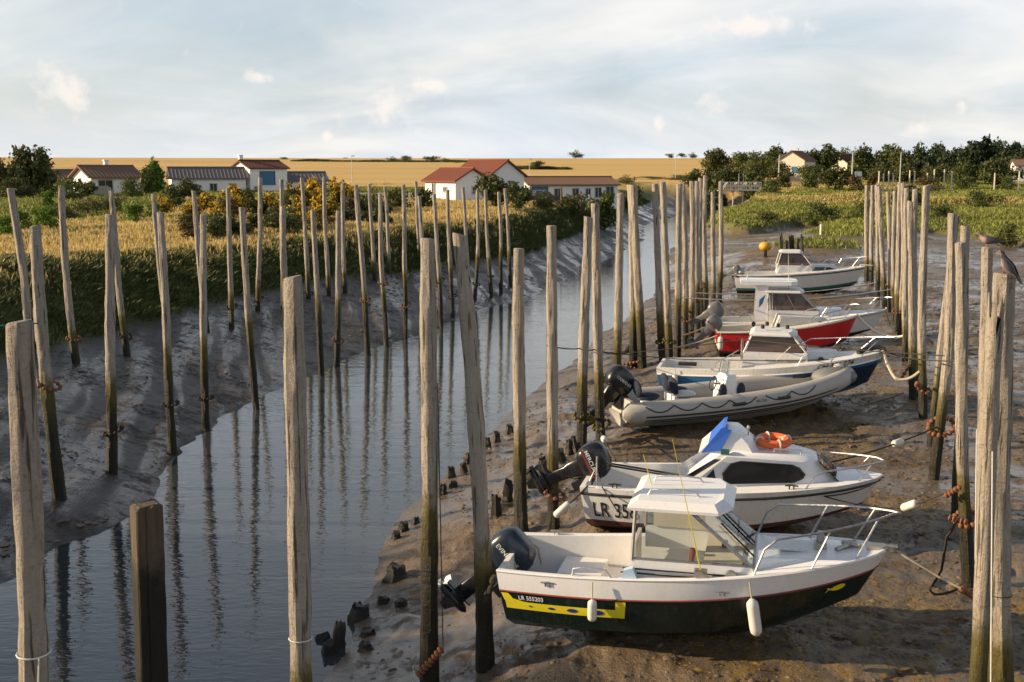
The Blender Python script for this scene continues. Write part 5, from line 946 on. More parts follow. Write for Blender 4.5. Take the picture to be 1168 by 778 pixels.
for yy in (-.36, .36):
    mb = MB(); mb.tube([(1.98, yy, 2.12), (2.02, yy, 2.20), (2.4, yy, 2.22), (2.62, yy, 2.20), (2.68, yy, 2.12)], .014, 6); mb.build('roof_rail', M['steel'], b1, True)
rail(b1 and h, b1, .70, .985, .46, (.84, .95), .0165, .10, inset=.06, rise=.05)
for z, a, b in ((.915, .335, .74), (.875, .33, .70)):
    mb = MB(); mb.tube([Vector((h.L * u, -.80 * (.995 + .0 * u) - .006, 1.03 + (.26 if z > .9 else .20) - .05)) for u in (a, (a + b) / 2, b - .04)], .011, 5); mb.build('black_pinstripe', M['blackpaint'], b1)
mb = MB(); mb.plate([(1.70, -.80, 1.07), (1.95, -.80, 1.07), (1.86, -.80, 1.28), (1.74, -.80, 1.24)], (0, -.12, 0)); mb.build('coaming_step', M['lightblue'], b1)
mb = MB(); mb.tube([(1.05, -h.bs(.2) + .05, 1.07), (1.07, -h.bs(.2) + .05, 1.20), (1.2, -h.bs(.22) + .05, 1.23), (1.5, -h.bs(.26) + .05, 1.22), (1.62, -h.bs(.28) + .05, 1.08)], .014, 6); mb.build('grab_rail', M['steel'], b1, True)
mb = MB(); mb.tube([(3.12, -.77, 1.24), (3.12, -.84, 1.24)], .075, 14); mb.build('porthole', M['alu'], b1)
mb = MB(); mb.box((2.74, -.86, 1.27), (.16, .10, .10)); mb.build('aerial_bracket', M['dullsteel'], b1); whip(b1, (2.74, -.86, 1.30), (2.35, -.98, 3.05), M['yellow'], .0065); whip(b1, (2.0, .1, 2.05), (1.85, .15, 2.55), M['yellow'], .006)
for y in (-.42, .15): mb = MB(); mb.tube([(3.40, y, 1.40), (2.95, y + .2, 1.76)], .012, 5); mb.build('wiper', M['black'], b1)
mb = MB(); mb.box((4.25, .05, 1.47), (.16, .2, .10)); mb.tube([(4.25, .05, 1.48), (4.25, .05, 1.66)], .05, 8); mb.build('bollard', M['dullsteel'], b1)
mb = MB(); mb.box((3.95, .10, 1.425), (.5, .42, .025)); mb.build('deck_hatch', M['white2'], b1); mb = MB(); mb.box((5.02, 0, 1.52), (.36, .16, .06)); mb.tube([(5.06, -.05, 1.56), (5.22, -.05, 1.55)], .035, 8); mb.build('bow_roller', M['dullsteel'], b1)
mb = MB(); mb.tube([(4.45, -.1, 1.47), (4.7, .1, 1.52), (4.55, .15, 1.5), (4.75, -.05, 1.53)], .035, 6); mb.build('anchor_gear', M['dullsteel'], b1, True)
cleat(b1, h.pt(.14, .80, -1, .01)); cleat(b1, h.pt(.60, .70, -1, .01)); cleat(b1, (.5, h.bs(.1) - .05, 1.08))
patch(h, b1, 'yellow_stripe', M['yellow'], [(.012, .52), (.012, .27), (.335, .27), (.335, .43), (.07, .43)], -1, .005, 24)
patch(h, b1, 'yellow_stripe', M['yellow'], [(.325, .40), (.325, .585), (.352, .585), (.352, .27), (.335, .27)], -1, .0065, 6); patch(h, b1, 'yellow_stripe', M['yellow'], [(.004, .585), (.026, .585), (.044, .40), (.012, .40)], -1, .0065, 6)
hull_text(h, b1, 'LR 555203', .085, .052, .475, M['whitepaint'])
for u, rx in ((.085, .012), (.145, .020), (.205, .032), (.275, .040)):
    mb = MB(); hg = (h.S(u, -1) - h.C(u, -1)).length; mb.face([h.pt(u + rx * 1.1 * math.cos(a * PI / 10) / h.L * 2.2, .355 + rx * .9 * math.sin(a * PI / 10) / hg, -1, .009) for a in range(20)]); mb.build('blue_spot', M['inkblue'], b1)
FISH = [(-.17, .06), (-.10, .02), (-.04, .06), (.05, .075), (.12, .05), (.16, .0), (.12, -.05), (.04, -.065), (-.04, -.045), (-.10, -.005), (-.17, -.06), (-.14, 0)]
mb = MB(); hg = (h.S(.91, -1) - h.C(.91, -1)).length; mb.face([h.pt(.902 + x * .8 / h.L, .46 + y * .8 / hg, -1, .008) for x, y in FISH]); mb.build('fish_emblem', M['yellow'], b1)
outboard(b1, (-.02, .12, .66), R(47), 1.10, M['motorblue'], ('EVINRUDE', .085, -.44, .19, 0), prop='whitepaint'); mb = MB(); mb.tube([(.08, .62, 1.05), (.25, .7, .9), (.3, .75, .55), (.6, .8, .42)], .012, 5); mb.build('cockpit_line', M['rope'], b1, True)
fender(b1, h.pt(.265, .98, -1, .07), .30, .062, 'small white fender over the yellow stripe of the green boat', 0, 'fender', .24); fender(b1, h.pt(.655, .98, -1, .06), .50, .078, 'long off white fender at the bow side of the green boat', .16, 'fender', .22)
# ---- 2: LR 358
h2 = h = Hull(5.15, 2.1, .86, (.92, 1.22), (.26, .66), (.0, .58), 1.7, gw=.14, keel_end=.84, flare=.90)
c = at(660, 556, .92); b2 = boat('motorboat', 'white cabin boat with a blue canvas hatch and black rounded window', (c.x + .22, c.y + .90, .0), 103)
h.build(b2, [M['maroon'], M['white2']], [(.12, 0), (1, 1)], 0); h.deck(b2, M['white'], .40, .35, camber=.06); h.line(b2, 'rub_strake', M['black'], .84, .024)
cabin(b2, 'cabin_trunk', [outline(1.75, 4.45, .86, .56, .93, .45, 1.10), outline(2.5, 4.02, .70, .56, 1.56, .25, 1.50), outline(2.62, 3.85, .60, .48, 1.62, .22, 1.56)], M['white'])
sid = lambda x, k: Vector((x, -(.86 + (.70 - .86) * k) + (.03 if x > 3.9 else 0), 1.0 + .56 * k))
def cab_pt(x, k):   # on the starboard side of the trunk
    a0, a1 = Vector((1.75, -.86, .93)), Vector((4.00, -.56, 1.10)); c0, c1 = Vector((2.5, -.70, 1.56)), Vector((3.77, -.56, 1.50))
    p = a0.lerp(a1, (x - a0.x) / (a1.x - a0.x)); q = c0.lerp(c1, (x - c0.x) / (c1.x - c0.x)); return p.lerp(q, k)
w = [(2.50, .30), (2.60, .20), (3.62, .20), (3.76, .34), (3.80, .50), (3.70, .76), (3.58, .86), (2.78, .88), (2.62, .80), (2.48, .50)]
mb = MB(); mb.plate([cab_pt(x, k) + Vector((0, -.012, 0)) for x, k in w], (0, -.02, .004)); o_ = mb.build('side_window', M['dkglass'], b2)
cc = sum((cab_pt(x, k) for x, k in w), Vector()) / len(w); mb = MB(); n = len(w); A_ = [cab_pt(x, k) + Vector((0, -.008, 0)) for x, k in w]; B_ = [p + (p - cc).normalized() * .035 for p in A_]
for i in range(n): mb.plate([A_[i], A_[(i + 1) % n], B_[(i + 1) % n], B_[i]], (0, -.03, .005))
mb.build('window_seal', M['black'], o_)
mb = MB(); mb.plate([cab_pt(x, k) + Vector((0, -.01, 0)) for x, k in ((2.02, .10), (2.38, .10), (2.30, .62))], (0, -.014, .003)); mb.build('quarter_window', M['dkglass'], b2)
for ya, yb in ((-.46, -.03), (.03, .46)): mb = MB(); mb.plate([(4.38, ya, 1.17), (4.38, yb, 1.17), (4.05, yb * .95, 1.49), (4.05, ya * .95, 1.49)], (.014, 0, .012)); mb.build('windscreen', M['dkglass'], b2)
cabin(b2, 'hatch_hood', [outline(2.02, 3.05, .52, .50, 1.56, .1), outline(2.20, 2.95, .48, .46, 1.74, .1), outline(2.42, 2.72, .42, .40, 1.93, .06)], M['white'])
mb = MB(); mb.plate([(2.06, -.50, 1.58), (2.06, .50, 1.58), (2.42, .42, 2.0), (2.42, -.42, 2.0)], (.05, 0, .02)); mb.plate([(2.06, -.515, 1.56), (2.40, -.515, 1.62), (2.58, -.43, 1.97), (2.40, -.43, 2.0)], (0, -.02, 0)); mb.build('hood_canvas', M['canvas'], b2)
for sd in (-1, 1): mb = MB(); mb.plate([(1.55, sd * .8, .95), (1.75, sd * .8, .95), (2.55, sd * .66, 1.60), (2.45, sd * .66, 1.62)], (0, -sd * .04, 0)); mb.build('cabin_wing', M['white'], b2)
mb = MB(); mb.plate([(1.83, -.845, 1.12), (2.42, -.745, 1.52), (2.30, -.745, 1.52), (1.80, -.845, 1.2)], (0, -.02, 0)); mb.build('quarter_window', M['dkglass'], b2)
rail(h, b2, .78, .97, .27, (.95,), .014, .05, inset=.06, rise=0); mb = MB(); mb.tube([(3.3, -.35, 1.60), (3.3, -.35, 1.66), (3.75, -.35, 1.66), (3.75, -.35, 1.58)], .014, 6); mb.build('roof_rail', M['steel'], b2)
mb = MB(); mb.tube([(2.85, -.1, 1.6), (2.85, -.1, 1.92)], .012, 6); mb.ball((2.85, -.1, 1.95), (.035, .035, .05)); mb.build('masthead_light', M['dullsteel'], b2)
mb = MB(); mb.box((2.48, -.64, 1.63), (.14, .08, .08)); mb.build('side_light', M['teal'], b2)
hull_text(h, b2, 'LR 358', .38, .035, .24, M['blackpaint'], sx=.76)
outboard(b2, (.0, .05, .84), R(64), 1.08, M['motorblack'], ('MERCURY', .10, -.47, .17, 0), band='redline', prop='motorblack')
cleat(b2, h.pt(.12, 1, -1, .0) + Vector((0, .07, .01)), 'ropedark', 1.2); cleat(b2, h.pt(.70, 1, -1) + Vector((0, .08, .01)), 'ropedark', 1.2); mb = MB(); mb.tube([(.25, -.55, .95), (.25, -.55, 1.4)], .02, 6); mb.tube([(.12, -.5, .93), (.2, -.5, 1.12), (.3, -.5, .93)], .03, 6); mb.build('pushpit', M['alu'], b2)
for y0 in (-.3, -.15): mb = MB(); mb.tube([(.35, .5 + y0, 1.05), (2.0, .1 + y0, .98)], .018, 5); mb.build('fishing_rod', M['black'], b2)
mb = MB(); c = b2.matrix_world @ Vector((3.28, .02, 1.64))
for k in range(24): pass
N_ = 24; secs = []
o = empty('lifebuoy', c, b2.rotation_euler.z, R(4)); o.scale = (.95, .95, 1.0); tag(o, 'orange ring lifebuoy lying on the cabin roof of the second boat', 'lifebuoy')
for i in range(N_): a = 2 * PI * i / N_; secs.append([Vector(((.265 + .075 * math.cos(q * PI / 5)) * math.cos(a), (.265 + .075 * math.cos(q * PI / 5)) * math.sin(a), .075 + .075 * math.sin(q * PI / 5))) for q in range(10)])
mb.grid(secs + [secs[0]], True); mb.build('ring', M['orange'], o, True); mb = MB()
for i in range(4):
    a = i * PI / 2 + .4; mb.tube([Vector(((.265 + .082 * math.cos(q * PI / 5)) * math.cos(a), (.265 + .082 * math.cos(q * PI / 5)) * math.sin(a), .075 + .082 * math.sin(q * PI / 5))) for q in range(11)], .018, 5)
mb.build('rope_band', M['fender'], o)
# ---- 3: inflatable
c0 = at(706, 486, .05); az3 = 74
b3 = boat('inflatable_boat', 'grey rigid inflatable boat with black outboard, seats and steering console', (2.75, 27.9, .06), az3)
def tube_path(sd, L=6.35, w=.86):
    pts = []
    for i in range(27):
        f = i / 26; x = -.05 + f * (L + .05); q = max(0, (f - .55) / .45); pts.append(Vector((x, sd * w * max(1 - q ** 2.2, 0) ** .75, .52 + .50 * f ** 2.4)))
    return pts
for sd in (-1, 1):
    p = tube_path(sd); r_ = [.17, .25] + [.265] * 17 + [.262, .258, .254, .25, .246, .242, .238, .23]; mb = MB(); mb.tube([p[0] - Vector((.28, 0, 0)), p[0] - Vector((.1, 0, 0))] + p[2:], [.08, .25] + r_[2:], 18); o_ = mb.build('buoyancy_tube', M['palegrey'], b3, True)
    for dz, rad in ((-.07, .024), (-.16, .020), (-.215, .016)):
        mb = MB(); mb.tube([q + Vector((0, sd * math.sqrt(max(r_[i + 1] ** 2 - dz * dz, 0)) * (1 - .0 * i), dz)) if i < 24 else q + Vector((math.sqrt(.23 ** 2 - dz * dz) * (i - 23) / 3, sd * math.sqrt(.23 ** 2 - dz * dz) * (1 - (i - 23) / 3.2), dz)) for i, q in enumerate(p[1:])], rad, 6); mb.build('rubbing_strip', M['black'], o_, True)
    for a, b_ in ((1, 4), (4, 7), (7, 10), (10, 13), (14, 17), (17, 20)):
        mb = MB()
        for k in range(8):
            f, g_ = k / 8, (k + 1) / 8; P0, P1 = p[a].lerp(p[b_], f), p[a].lerp(p[b_], g_); an = lambda f: .72 - 1.05 * 4 * f * (1 - f) * .55
            mb.tube([P0 + Vector((0, sd * math.cos(an(f)) * .275, math.sin(an(f)) * .275)), P1 + Vector((0, sd * math.cos(an(g_)) * .275, math.sin(an(g_)) * .275))], .015, 5)
        mb.build('grab_line', M['black'], o_)
    for i in (11, 16): mb = MB(); q = p[i]; mb.tube([q + Vector((-.16, sd * .262, .06)), q + Vector((-.12, sd * .285, .06)), q + Vector((.12, sd * .285, .075)), q + Vector((.16, sd * .262, .08))], .042, 8); mb.build('carry_handle', M['black'], o_, True)
mb = MB(); mb.ball((5.98, 0, .98), (.62, .50, .262), 18, 12); mb.build('bow_cone', paint('darker_grey_bow', (.15, .16, .16), .55, .1, .2), b3, True); mb = MB(); mb.ball((6.1, 0, 1.25), (.16, .11, .07), 10, 6); mb.build('bow_roller', M['cream'], b3, True)
mb = MB(); mb.grid([[Vector((x, -w, z1)), Vector((x + .05, -w * .55, z0 + .06)), Vector((x + .05, 0, z0)), Vector((x + .05, w * .55, z0 + .06)), Vector((x, w, z1))] for x, w, z0, z1 in ((-.1, .86, .02, .36), (1.5, .88, .02, .38), (3.0, .88, .05, .42), (4.4, .74, .15, .50), (5.3, .46, .32, .60), (5.9, .06, .62, .74))]); mb.face([(-.1, -.86, .36), (-.05, 0, .02), (-.1, .86, .36)]); mb.build('hull', M['palegrey'], b3, True)
mb = MB(); mb.grid([[(x, -w, z), (x, w, z)] for x, w, z in ((-.1, .8, .36), (1.5, .82, .38), (3.0, .82, .42), (4.2, .66, .52), (5.3, .3, .74))]); mb.box((.0, 0, .52), (.08, 1.3, .5)); mb.build('floor', M['palegrey'], b3)
cabin(b3, 'steering_console', [outline(2.62, 3.12, .30, .28, .40, .05), outline(2.66, 3.08, .29, .27, .95, .05), outline(2.76, 3.04, .24, .22, 1.22, .04)], M['white']); mb = MB(); mb.plate([(2.80, -.22, 1.22), (2.80, .22, 1.22), (2.86, .18, 1.55), (2.86, -.18, 1.55)], (.014, 0, 0)); mb.build('console_screen', M['glass'], b3); mb = MB(); mb.tube([(2.74, -.22, 1.2), (2.80, -.2, 1.58), (2.80, .2, 1.58), (2.74, .22, 1.2)], .016, 6); mb.build('console_rail', M['steel'], b3, True)
mb = MB(); mb.tube([Vector((2.48 + .05 * math.sin(a * PI / 8), .17 * math.cos(a * PI / 8), .98 + .17 * math.sin(a * PI / 8))) for a in range(17)], .016, 6); mb.tube([(2.5, 0, .98), (2.68, 0, .95)], .02, 6); mb.build('steering_wheel', M['black'], b3, True)
for x, yy, dk in ((2.60, -.32, 1), (3.12, -.30, 1)): mb = MB(); mb.ball((x, yy, .82), (.12, .06, .2), 10, 7); mb.build('console_cushion', M['navyfabric'], b3, True)
for x, y in ((.55, -.30), (1.55, -.25), (1.58, .32)):
    mb = MB(); mb.box((x, y, .55), (.42, .42, .34)); o_ = mb.build('seat_box', M['white'], b3); mb = MB(); mb.ball((x + .03, y, .80), (.30, .25, .09), 12, 7); mb.build('seat_cushion', M['navyfabric'] if (x, y) != (1.55, -.25) else M['fender'], o_, True); mb = MB(); mb.ball((x - .28, y, 1.02), (.09, .24, .24), 12, 8, Matrix.Rotation(R(-14), 3, 'Y')); mb.build('seat_back', M['navyfabric'], o_, True)
outboard(b3, (-.02, 0, .82), R(38), 1.18, M['motorblack'], ('YAMAHA', .10, -.42, .20, 0), textmat='fender', prop='motorblack')
def rib_text(x, y): 
    i = (2.98 + x) / 6.0 * 26; p = tube_path(-1); q = p[int(i)].lerp(p[int(i) + 1], i % 1); a = .18 + y / .265; return q + Vector((0, -math.cos(a) * .268, math.sin(a) * .268))
text_mesh('RR 324', .09, 'registration_lettering', M['blackpaint'], b3, rib_text)
# ---- 4: blue and white pilot boat CH 356 274
h = Hull(6.0, 2.25, .80, (.92, 1.50), (.22, .62), (.0, .45), 2.0, gw=.16, keel_end=.88, flare=.86); c = at(747, 426, .92)
b4 = boat('fishing_boat', 'blue and white wheelhouse boat with a shade-darkened bow behind the inflatable', (c.x + .25, c.y + .9, .15), 104)
h.build(b4, [M['blue'], M['white2'], M['navy']], [(.74, 0), (1, 1)], 0); h.deck(b4, M['white2'], .44, .4, camber=.07); h.line(b4, 'rub_strake', M['white'], .76, .022)
patch(h, b4, 'bow_shade_patch', M['navy'], [(.62, .0), (.62, .72), (1.0, .62), (1.0, .0)], -1, .016, 40)  # dark patch paints the shade on the bow over the blue hull
cabin(b4, 'cabin_trunk', [outline(2.30, 4.95, .84, .55, 1.0, .4, 1.25), outline(2.32, 4.75, .76, .45, 1.36, .4, 1.44)], M['white2'])
wheelhouse(b4, 2.32, 4.00, 2.52, 3.62, .74, .63, 1.22, 1.42, 1.86, M['white2'], M['brownglass'], M['white2'], .06, .06, False, .08)
mb = MB(); mb.tube([(4.35, -.58, 1.27), (4.35, -.70, 1.27)], .085, 14); mb.build('porthole', M['dkglass'], b4)
rail(h, b4, .66, .99, .42, (.80, .93), .015, .25, inset=.05, rise=-.05); hull_text(h, b4, 'CH 356 274', .22, .715, .80, M['blackpaint'], sx=.86)
mb = MB(); mb.tube([(2.28, -.55, 1.2), (2.28, -.62, 1.62), (2.28, -.42, 1.72), (2.28, -.3, 1.62), (2.28, -.3, 1.3)], .035, 7); mb.tube([(2.0, -.6, 1.3), (2.28, -.6, 1.3)], .03, 6); mb.build('net_hauler', M['dullsteel'], b4, True)
for (x, y) in ((2.8, -.3), (3.2, .1), (3.45, -.2), (2.9, .35)): mb = MB(); mb.tube([(x, y, 2.02), (x, y, 2.12)], .05, 8); mb.build('deck_light', M['black'], b4)
whip(b4, (3.0, .0, 2.02), (2.95, 0, 2.9), M['fender'], .012); mb = MB(); mb.tube([(1.6, -.95, 1.0), (1.62, -.97, 1.12), (2.2, -.9, 1.5)], .014, 5); mb.build('handrail', M['steel'], b4); mb = MB(); mb.tube([(3.2, -.84, 1.25), (3.55, -.8, 1.62)], .013, 5); mb.build('handrail', M['steel'], b4); mb = MB(); mb.box((.8, -.3, .97), (.5, .2, .08)); mb.build('net_tray', M['black'], b4)
mb = MB(); mb.tube([(5.3, -.3, 1.46), (5.55, -.1, 1.54), (5.85, 0, 1.58), (6.0, -.05, 1.52)], .07, 7); mb.build('bow_fender_net', M['black'], b4, True); fender(b4, h.pt(.09, 1.0, -1, .05), .40, .075, 'white fender hanging at the blue boat stern', 0, 'fender', .12)
# ---- 5: red boat
h = Hull(4.75, 2.0, .84, (.95, 1.50), (.24, .62), (.0, .5), 1.8, gw=.14, keel_end=.86, flare=.88); c = at(818, 391, .84)
b5 = boat('motorboat', 'bright red motorboat with a cream deck and tilted outboard', (c.x + .25, c.y + 1.9, .08), 96)
h.build(b5, [M['slime'], M['red']], [(.10, 0), (1, 1)], 0); h.deck(b5, M['cream'], .42, .4, camber=.06); h.line(b5, 'rub_strake', M['cream'], 1.0, .04)
cabin(b5, 'cabin_trunk', [outline(1.95, 4.0, .74, .42, .88, .4, 1.20), outline(2.15, 3.55, .60, .38, 1.46, .25, 1.42)], M['cream']); mb = MB(); mb.plate([(3.42, -.40, 1.14), (3.82, -.33, 1.14), (3.5, -.35, 1.32), (3.38, -.40, 1.32)], (0, -.14, .0)); mb.plate([(3.95, -.22, 1.12), (3.95, .22, 1.12), (3.6, .2, 1.36), (3.6, -.2, 1.36)], (.014, 0, .014)); mb.build('cabin_window', M['dkglass'], b5)
rail(h, b5, .66, .97, .34, (.80, .92), .015, .12, inset=.06, rise=.04); outboard(b5, (.0, 0, .86), R(40), .95, M['motorgrey'], None, band='redline', legmat='motorgrey'); whip(b5, (1.9, -.3, 1.3), (1.85, -.35, 2.3), M['fender'], .012)
mb = MB(); mb.tube([(1.25, -.55, .9), (1.25, -.55, 1.18)], .03, 6); mb.ball((1.25, -.55, 1.22), (.07, .07, .09)); mb.build('deck_lamp', M['black'], b5, True); cleat(b5, (.3, -.7, .87)); fender(b5, h.pt(.03, 1.0, -1, .09), .46, .09, 'white fender hanging on the red boat stern', 0, 'fender', .12)
# ---- 6: white boat behind the red one
h = Hull(6.2, 2.2, .82, (.90, 1.40), (.25, .65), (.0, .5), 1.9, gw=.15, keel_end=.86); c = at(816, 368, .9)
b6 = boat('motorboat', 'white cabin boat with a hardtop and smoked windows behind the red boat', (c.x + .1, c.y + 1.0, 0), 100)
h.build(b6, [M['slime'], M['white2']], [(.10, 0), (1, 1)], 0); h.deck(b6, M['white2'], .42, .42, camber=.06); h.line(b6, 'rub_strake', M['alu'], .92, .022)
cabin(b6, 'cabin_trunk', [outline(2.2, 5.0, .88, .48, 1.0, .5, 1.18), outline(2.3, 4.6, .76, .40, 1.34, .4, 1.42)], M['white']); wheelhouse(b6, 1.95, 3.75, 1.95, 3.1, .80, .70, 1.0, 1.38, 2.0, M['white2'], M['brownglass'], M['alu'], .1, .06, True, .15)
mb = MB(); mb.plate([(1.5, -.74, 1.0), (1.95, -.74, 1.0), (1.95, -.68, 2.25), (1.55, -.68, 2.25)], (0, .05, 0)); mb.build('hardtop_leg', M['white'], b6); mb = MB(); mb.plate([(1.5, .74, 1.0), (1.95, .74, 1.0), (1.95, .68, 2.25), (1.55, .68, 2.25)], (0, -.05, 0)); mb.build('hardtop_leg', M['white'], b6); mb = MB(); mb.plate([(1.62, -.768, 1.45), (1.75, -.765, 1.6), (1.86, -.762, 1.95), (1.64, -.762, 1.75)], (0, -.01, 0)); mb.build('hardtop_emblem', M['blue'], b6)
mb = MB(); mb.loft([[Vector((x, y, z)) for x, y in ((.95, -.78), (2.75, -.78), (3.0, -.5), (3.0, .5), (2.75, .78), (.95, .78))] for z in (2.28, 2.42)]); mb.build('hardtop', M['white'], b6)
whip(b6, (2.7, -.4, 2.1), (2.62, -.45, 3.5), M['fender'], .013); whip(b6, (1.2, -.2, 2.42), (1.2, -.2, 2.7), M['fender'], .02); rail(h, b6, .66, .98, .45, (.78, .92), .016, .25, inset=.05, rise=.0); outboard(b6, (.0, 0, .92), R(60), 1.05, M['motorgrey'], None, legmat='motorgrey'); fender(b6, h.pt(.05, 1.0, -1, .06), .4, .08, 'white fender at the stern of the hardtop boat', 0, 'fender', .1)
mb = MB(); mb.tube([(.9, -.9, .92), (.95, -.9, 1.15), (1.3, -.9, 1.17), (1.4, -.9, .93)], .015, 5); mb.build('grab_rail', M['steel'], b6)
# ---- 7: LR 636785
h = Hull(6.6, 2.45, .84, (1.12, 1.60), (.32, .70), (.0, .5), 1.8, gw=.16, keel_end=.87); c = at(838, 314, 1.12)
b7 = boat('motorboat', 'farthest white cabin boat with a green waterline and black gunwale line', (c.x + .2, c.y + 1.1, .0), 100)
h.build(b7, [M['slime'], M['teal'], M['white2']], [(.0001, 0), (.16, 1), (1, 2)], 0); h.deck(b7, M['white2'], .36, .45, camber=.07); h.line(b7, 'rub_strake', M['blackpaint'], .90, .03)
cabin(b7, 'cabin_trunk', [outline(2.1, 5.4, .95, .5, 1.2, .6, 1.42), outline(2.3, 5.0, .80, .42, 1.62, .5, 1.66)], M['white2']); wheelhouse(b7, 2.12, 3.85, 2.30, 3.35, .82, .72, 1.25, 1.62, 2.25, M['white2'], M['brownglass'], M['white2'], .06, .07, False, .05)
mb = MB(); mb.plate([(3.95, -.80, 1.40), (5.0, -.60, 1.46), (4.75, -.60, 1.56), (4.0, -.76, 1.58)], (0, -.05, 0)); mb.build('cabin_window', M['dkglass'], b7); hull_text(h, b7, 'LR 636785', .28, .035, .46, M['blackpaint'], sx=.92)
rail(h, b7, .70, .975, .42, (.82, .94), .017, .10, inset=.06, rise=.05); outboard(b7, (.05, 0, 1.08), R(62), .8, M['motorgrey'], None, legmat='motorgrey'); mb = MB(); mb.tube([(6.3, 0, 1.66), (6.9, 0, 1.62)], .04, 6); mb.build('bowsprit', M['fender'], b7); mb = MB(); mb.tube([(3.0, -.82, 1.4), (3.4, -.78, 1.72)], .016, 5); mb.build('handrail', M['steel'], b7); mb = MB(); mb.tube([(3.5, -.8, 1.4), (3.9, -.76, 1.72)], .016, 5); mb.build('handrail', M['steel'], b7)
mb = MB(); mb.ball((.35, -.6, 1.22), (.16, .12, .12)); mb.ball((.4, .5, 1.25), (.2, .14, .14)); mb.build('stern_gear', M['dullsteel'], b7, True)

# ------------------------------------------------------------------ mooring lines
def W_(b, p): return b.matrix_world @ Vector(p)
PX = lambda key, v: POLES[key].axis(zrow(key, v)) - Vector((POLES[key].r * .8, POLES[key].r * .4, 0))
e_ = atY(1096, 671, 14.05); rope('mooring_rope', [W_(b1, (5.15, -.03, 1.54)), e_], .016, 'pale taut rope from the green boat bow to the right poles', 'rope', .03); f_ = PX('R1', 685); beads('cork_floats', e_, f_, 5, .05, 'brown floats on the bow rope of the green boat')
beads('cork_floats', W_(b1, (-.02, -.80, .99)), PX('M3', 683) + Vector((.1, -.1, 0)), 3, .05, 'floats on the stern rope of the green boat', 'ropedark'); rope('mooring_rope', [W_(b1, (.05, -.78, 1.0)), PX('M3', 684)], .016, 'short rope from the green boat stern to the leaning pole', 'rope')
def floatline(name, a, b, at_f, label, lab2, mat='ropedark', r=.016, ln=.36, rr=.07, sag=.06):
    rope('mooring_rope', [a, b], r, label, mat, sag); c = a.lerp(b, at_f) - Vector((0, 0, 4 * sag * at_f * (1 - at_f))); d = (b - a).normalized(); q = d.to_track_quat('Z', 'Y').to_matrix(); mb = MB()
    mb.loft([[q @ Vector((math.cos(2 * PI * j / 12) * rr * k, math.sin(2 * PI * j / 12) * rr * k, (f - .5) * ln)) for j in range(12)] for f, k in ((0, .35), (.04, .8), (.12, 1), (.88, 1), (.96, .8), (1, .35))]); tag(mb.build('rope_float', M['fender'], None, True, c), lab2, 'float', 'long pale floats threaded on the ropes')
floatline('f', W_(b2, (4.3, .55, 1.25)), PX('R4', 486), .60, 'dark rope from the second boat foredeck to the ringed pole', 'pale float on the upper rope of the second boat')
a_ = W_(b2, (4.9, -.5, 1.15)); a2 = atY(940, 566, 18.6); k_ = atY(1095, 555, 19.0)
rope('mooring_rope', [a_, a2, atY(1020, 580, 18.2)], .012, 'thin dark rope hanging from the second boat bow', 'ropedark', .04); floatline('f', atY(1020, 580, 18.2), PX('R2', 553), .25, 'dark rope with floats from the second boat to the finely ringed pole', 'pale float on the lower rope of the second boat'); beads('cork_floats', atY(1078, 566, 16.9), atY(1096, 555, 16.7), 5, .045, 'brown floats at the pole end of the lower rope of the second boat')
floatline('f', W_(b2, (.15, -.9, .96)), atY(630, 590, 19.3), .72, 'dark rope hanging from the second boat stern cleat', 'pale float hanging below the stern of the second boat', sag=.03); rope('mooring_rope', [W_(b2, (.4, -.93, .96)), atY(705, 584, 18.9)], .012, 'second dark rope down the side of the second boat', 'ropedark', 0)
floatline('f', W_(b2, (.4, .8, 1.0)), PX('M7', 484), .55, 'dark rope from the far stern of the second boat to the mossy pole', 'pale float on the stern rope by the second outboard', sag=.02)
rope('mooring_rope', [atY(1092, 592, 14.6), atY(1080, 612, 15.2), atY(1074, 650, 15.6), atY(1060, 672, 15.8), atY(1068, 678, 15.4), atY(1092, 672, 15.2)], .018, 'dark rope hanging in a loop between the near right poles', 'ropedark', .02)
beads('cork_floats', atY(1082, 590, 16.6), atY(1104, 596, 16.4), 5, .055, 'cluster of brown floats tied between two near right poles'); ring('R2', zrow('R2', 592), 'ring of brown floats on the finely ringed pole', 'bead'); beads('cork_floats', POLES['R1'].axis(zrow('R1', 633)) + Vector((-.05, -.14, 0)), POLES['R0'].axis(zrow('R0', 640)) + Vector((-.16, .0, 0)), 3, .06, 'reddish floats pinched beside the nearest right pole')
rope('mooring_rope', [W_(b4, (5.95, -.05, 1.5)), atY(1022, 432, 28.8), PX('R6', 424)], .04, 'thick pale rope from the shaded blue bow to the right poles', 'rope', .10); rope('mooring_rope', [W_(b4, (5.9, .05, 1.55)), PX('R7', 410)], .016, 'dark taut rope from the shaded blue bow to the right poles', 'ropedark', .05); beads('cork_floats', PX('R8', 428) + Vector((-.25, 0, -.1)), PX('R8', 415), 4, .055, 'brown floats at the pole end of the thick pale rope')
beads('cork_floats', PX('R6', 440), PX('R4', 452) + Vector((.05, 1.5, 0)), 7, .06, 'string of brown floats between the tallest and the leaning pole')
rope('mooring_rope', [W_(b5, (4.75, 0, 1.5)), PX('R9', 383)], .045, 'thick white rope sagging from the red boat bow', 'ropewhite', .28); rope('mooring_rope', [W_(b6, (6.2, 0, 1.45)), PX('R11', 381)], .03, 'white rope sagging from the hardtop boat bow', 'ropewhite', .2)
rope('mooring_rope', [W_(b7, (6.3, 0, 1.62)), PX('R17', 302)], .04, 'white rope sagging from the farthest boat bow', 'ropewhite', .22); rope('mooring_rope', [W_(b7, (.1, -.6, 1.15)), PX('M20', 306)], .04, 'white rope from the farthest boat stern to the last middle pole', 'ropewhite', .18)
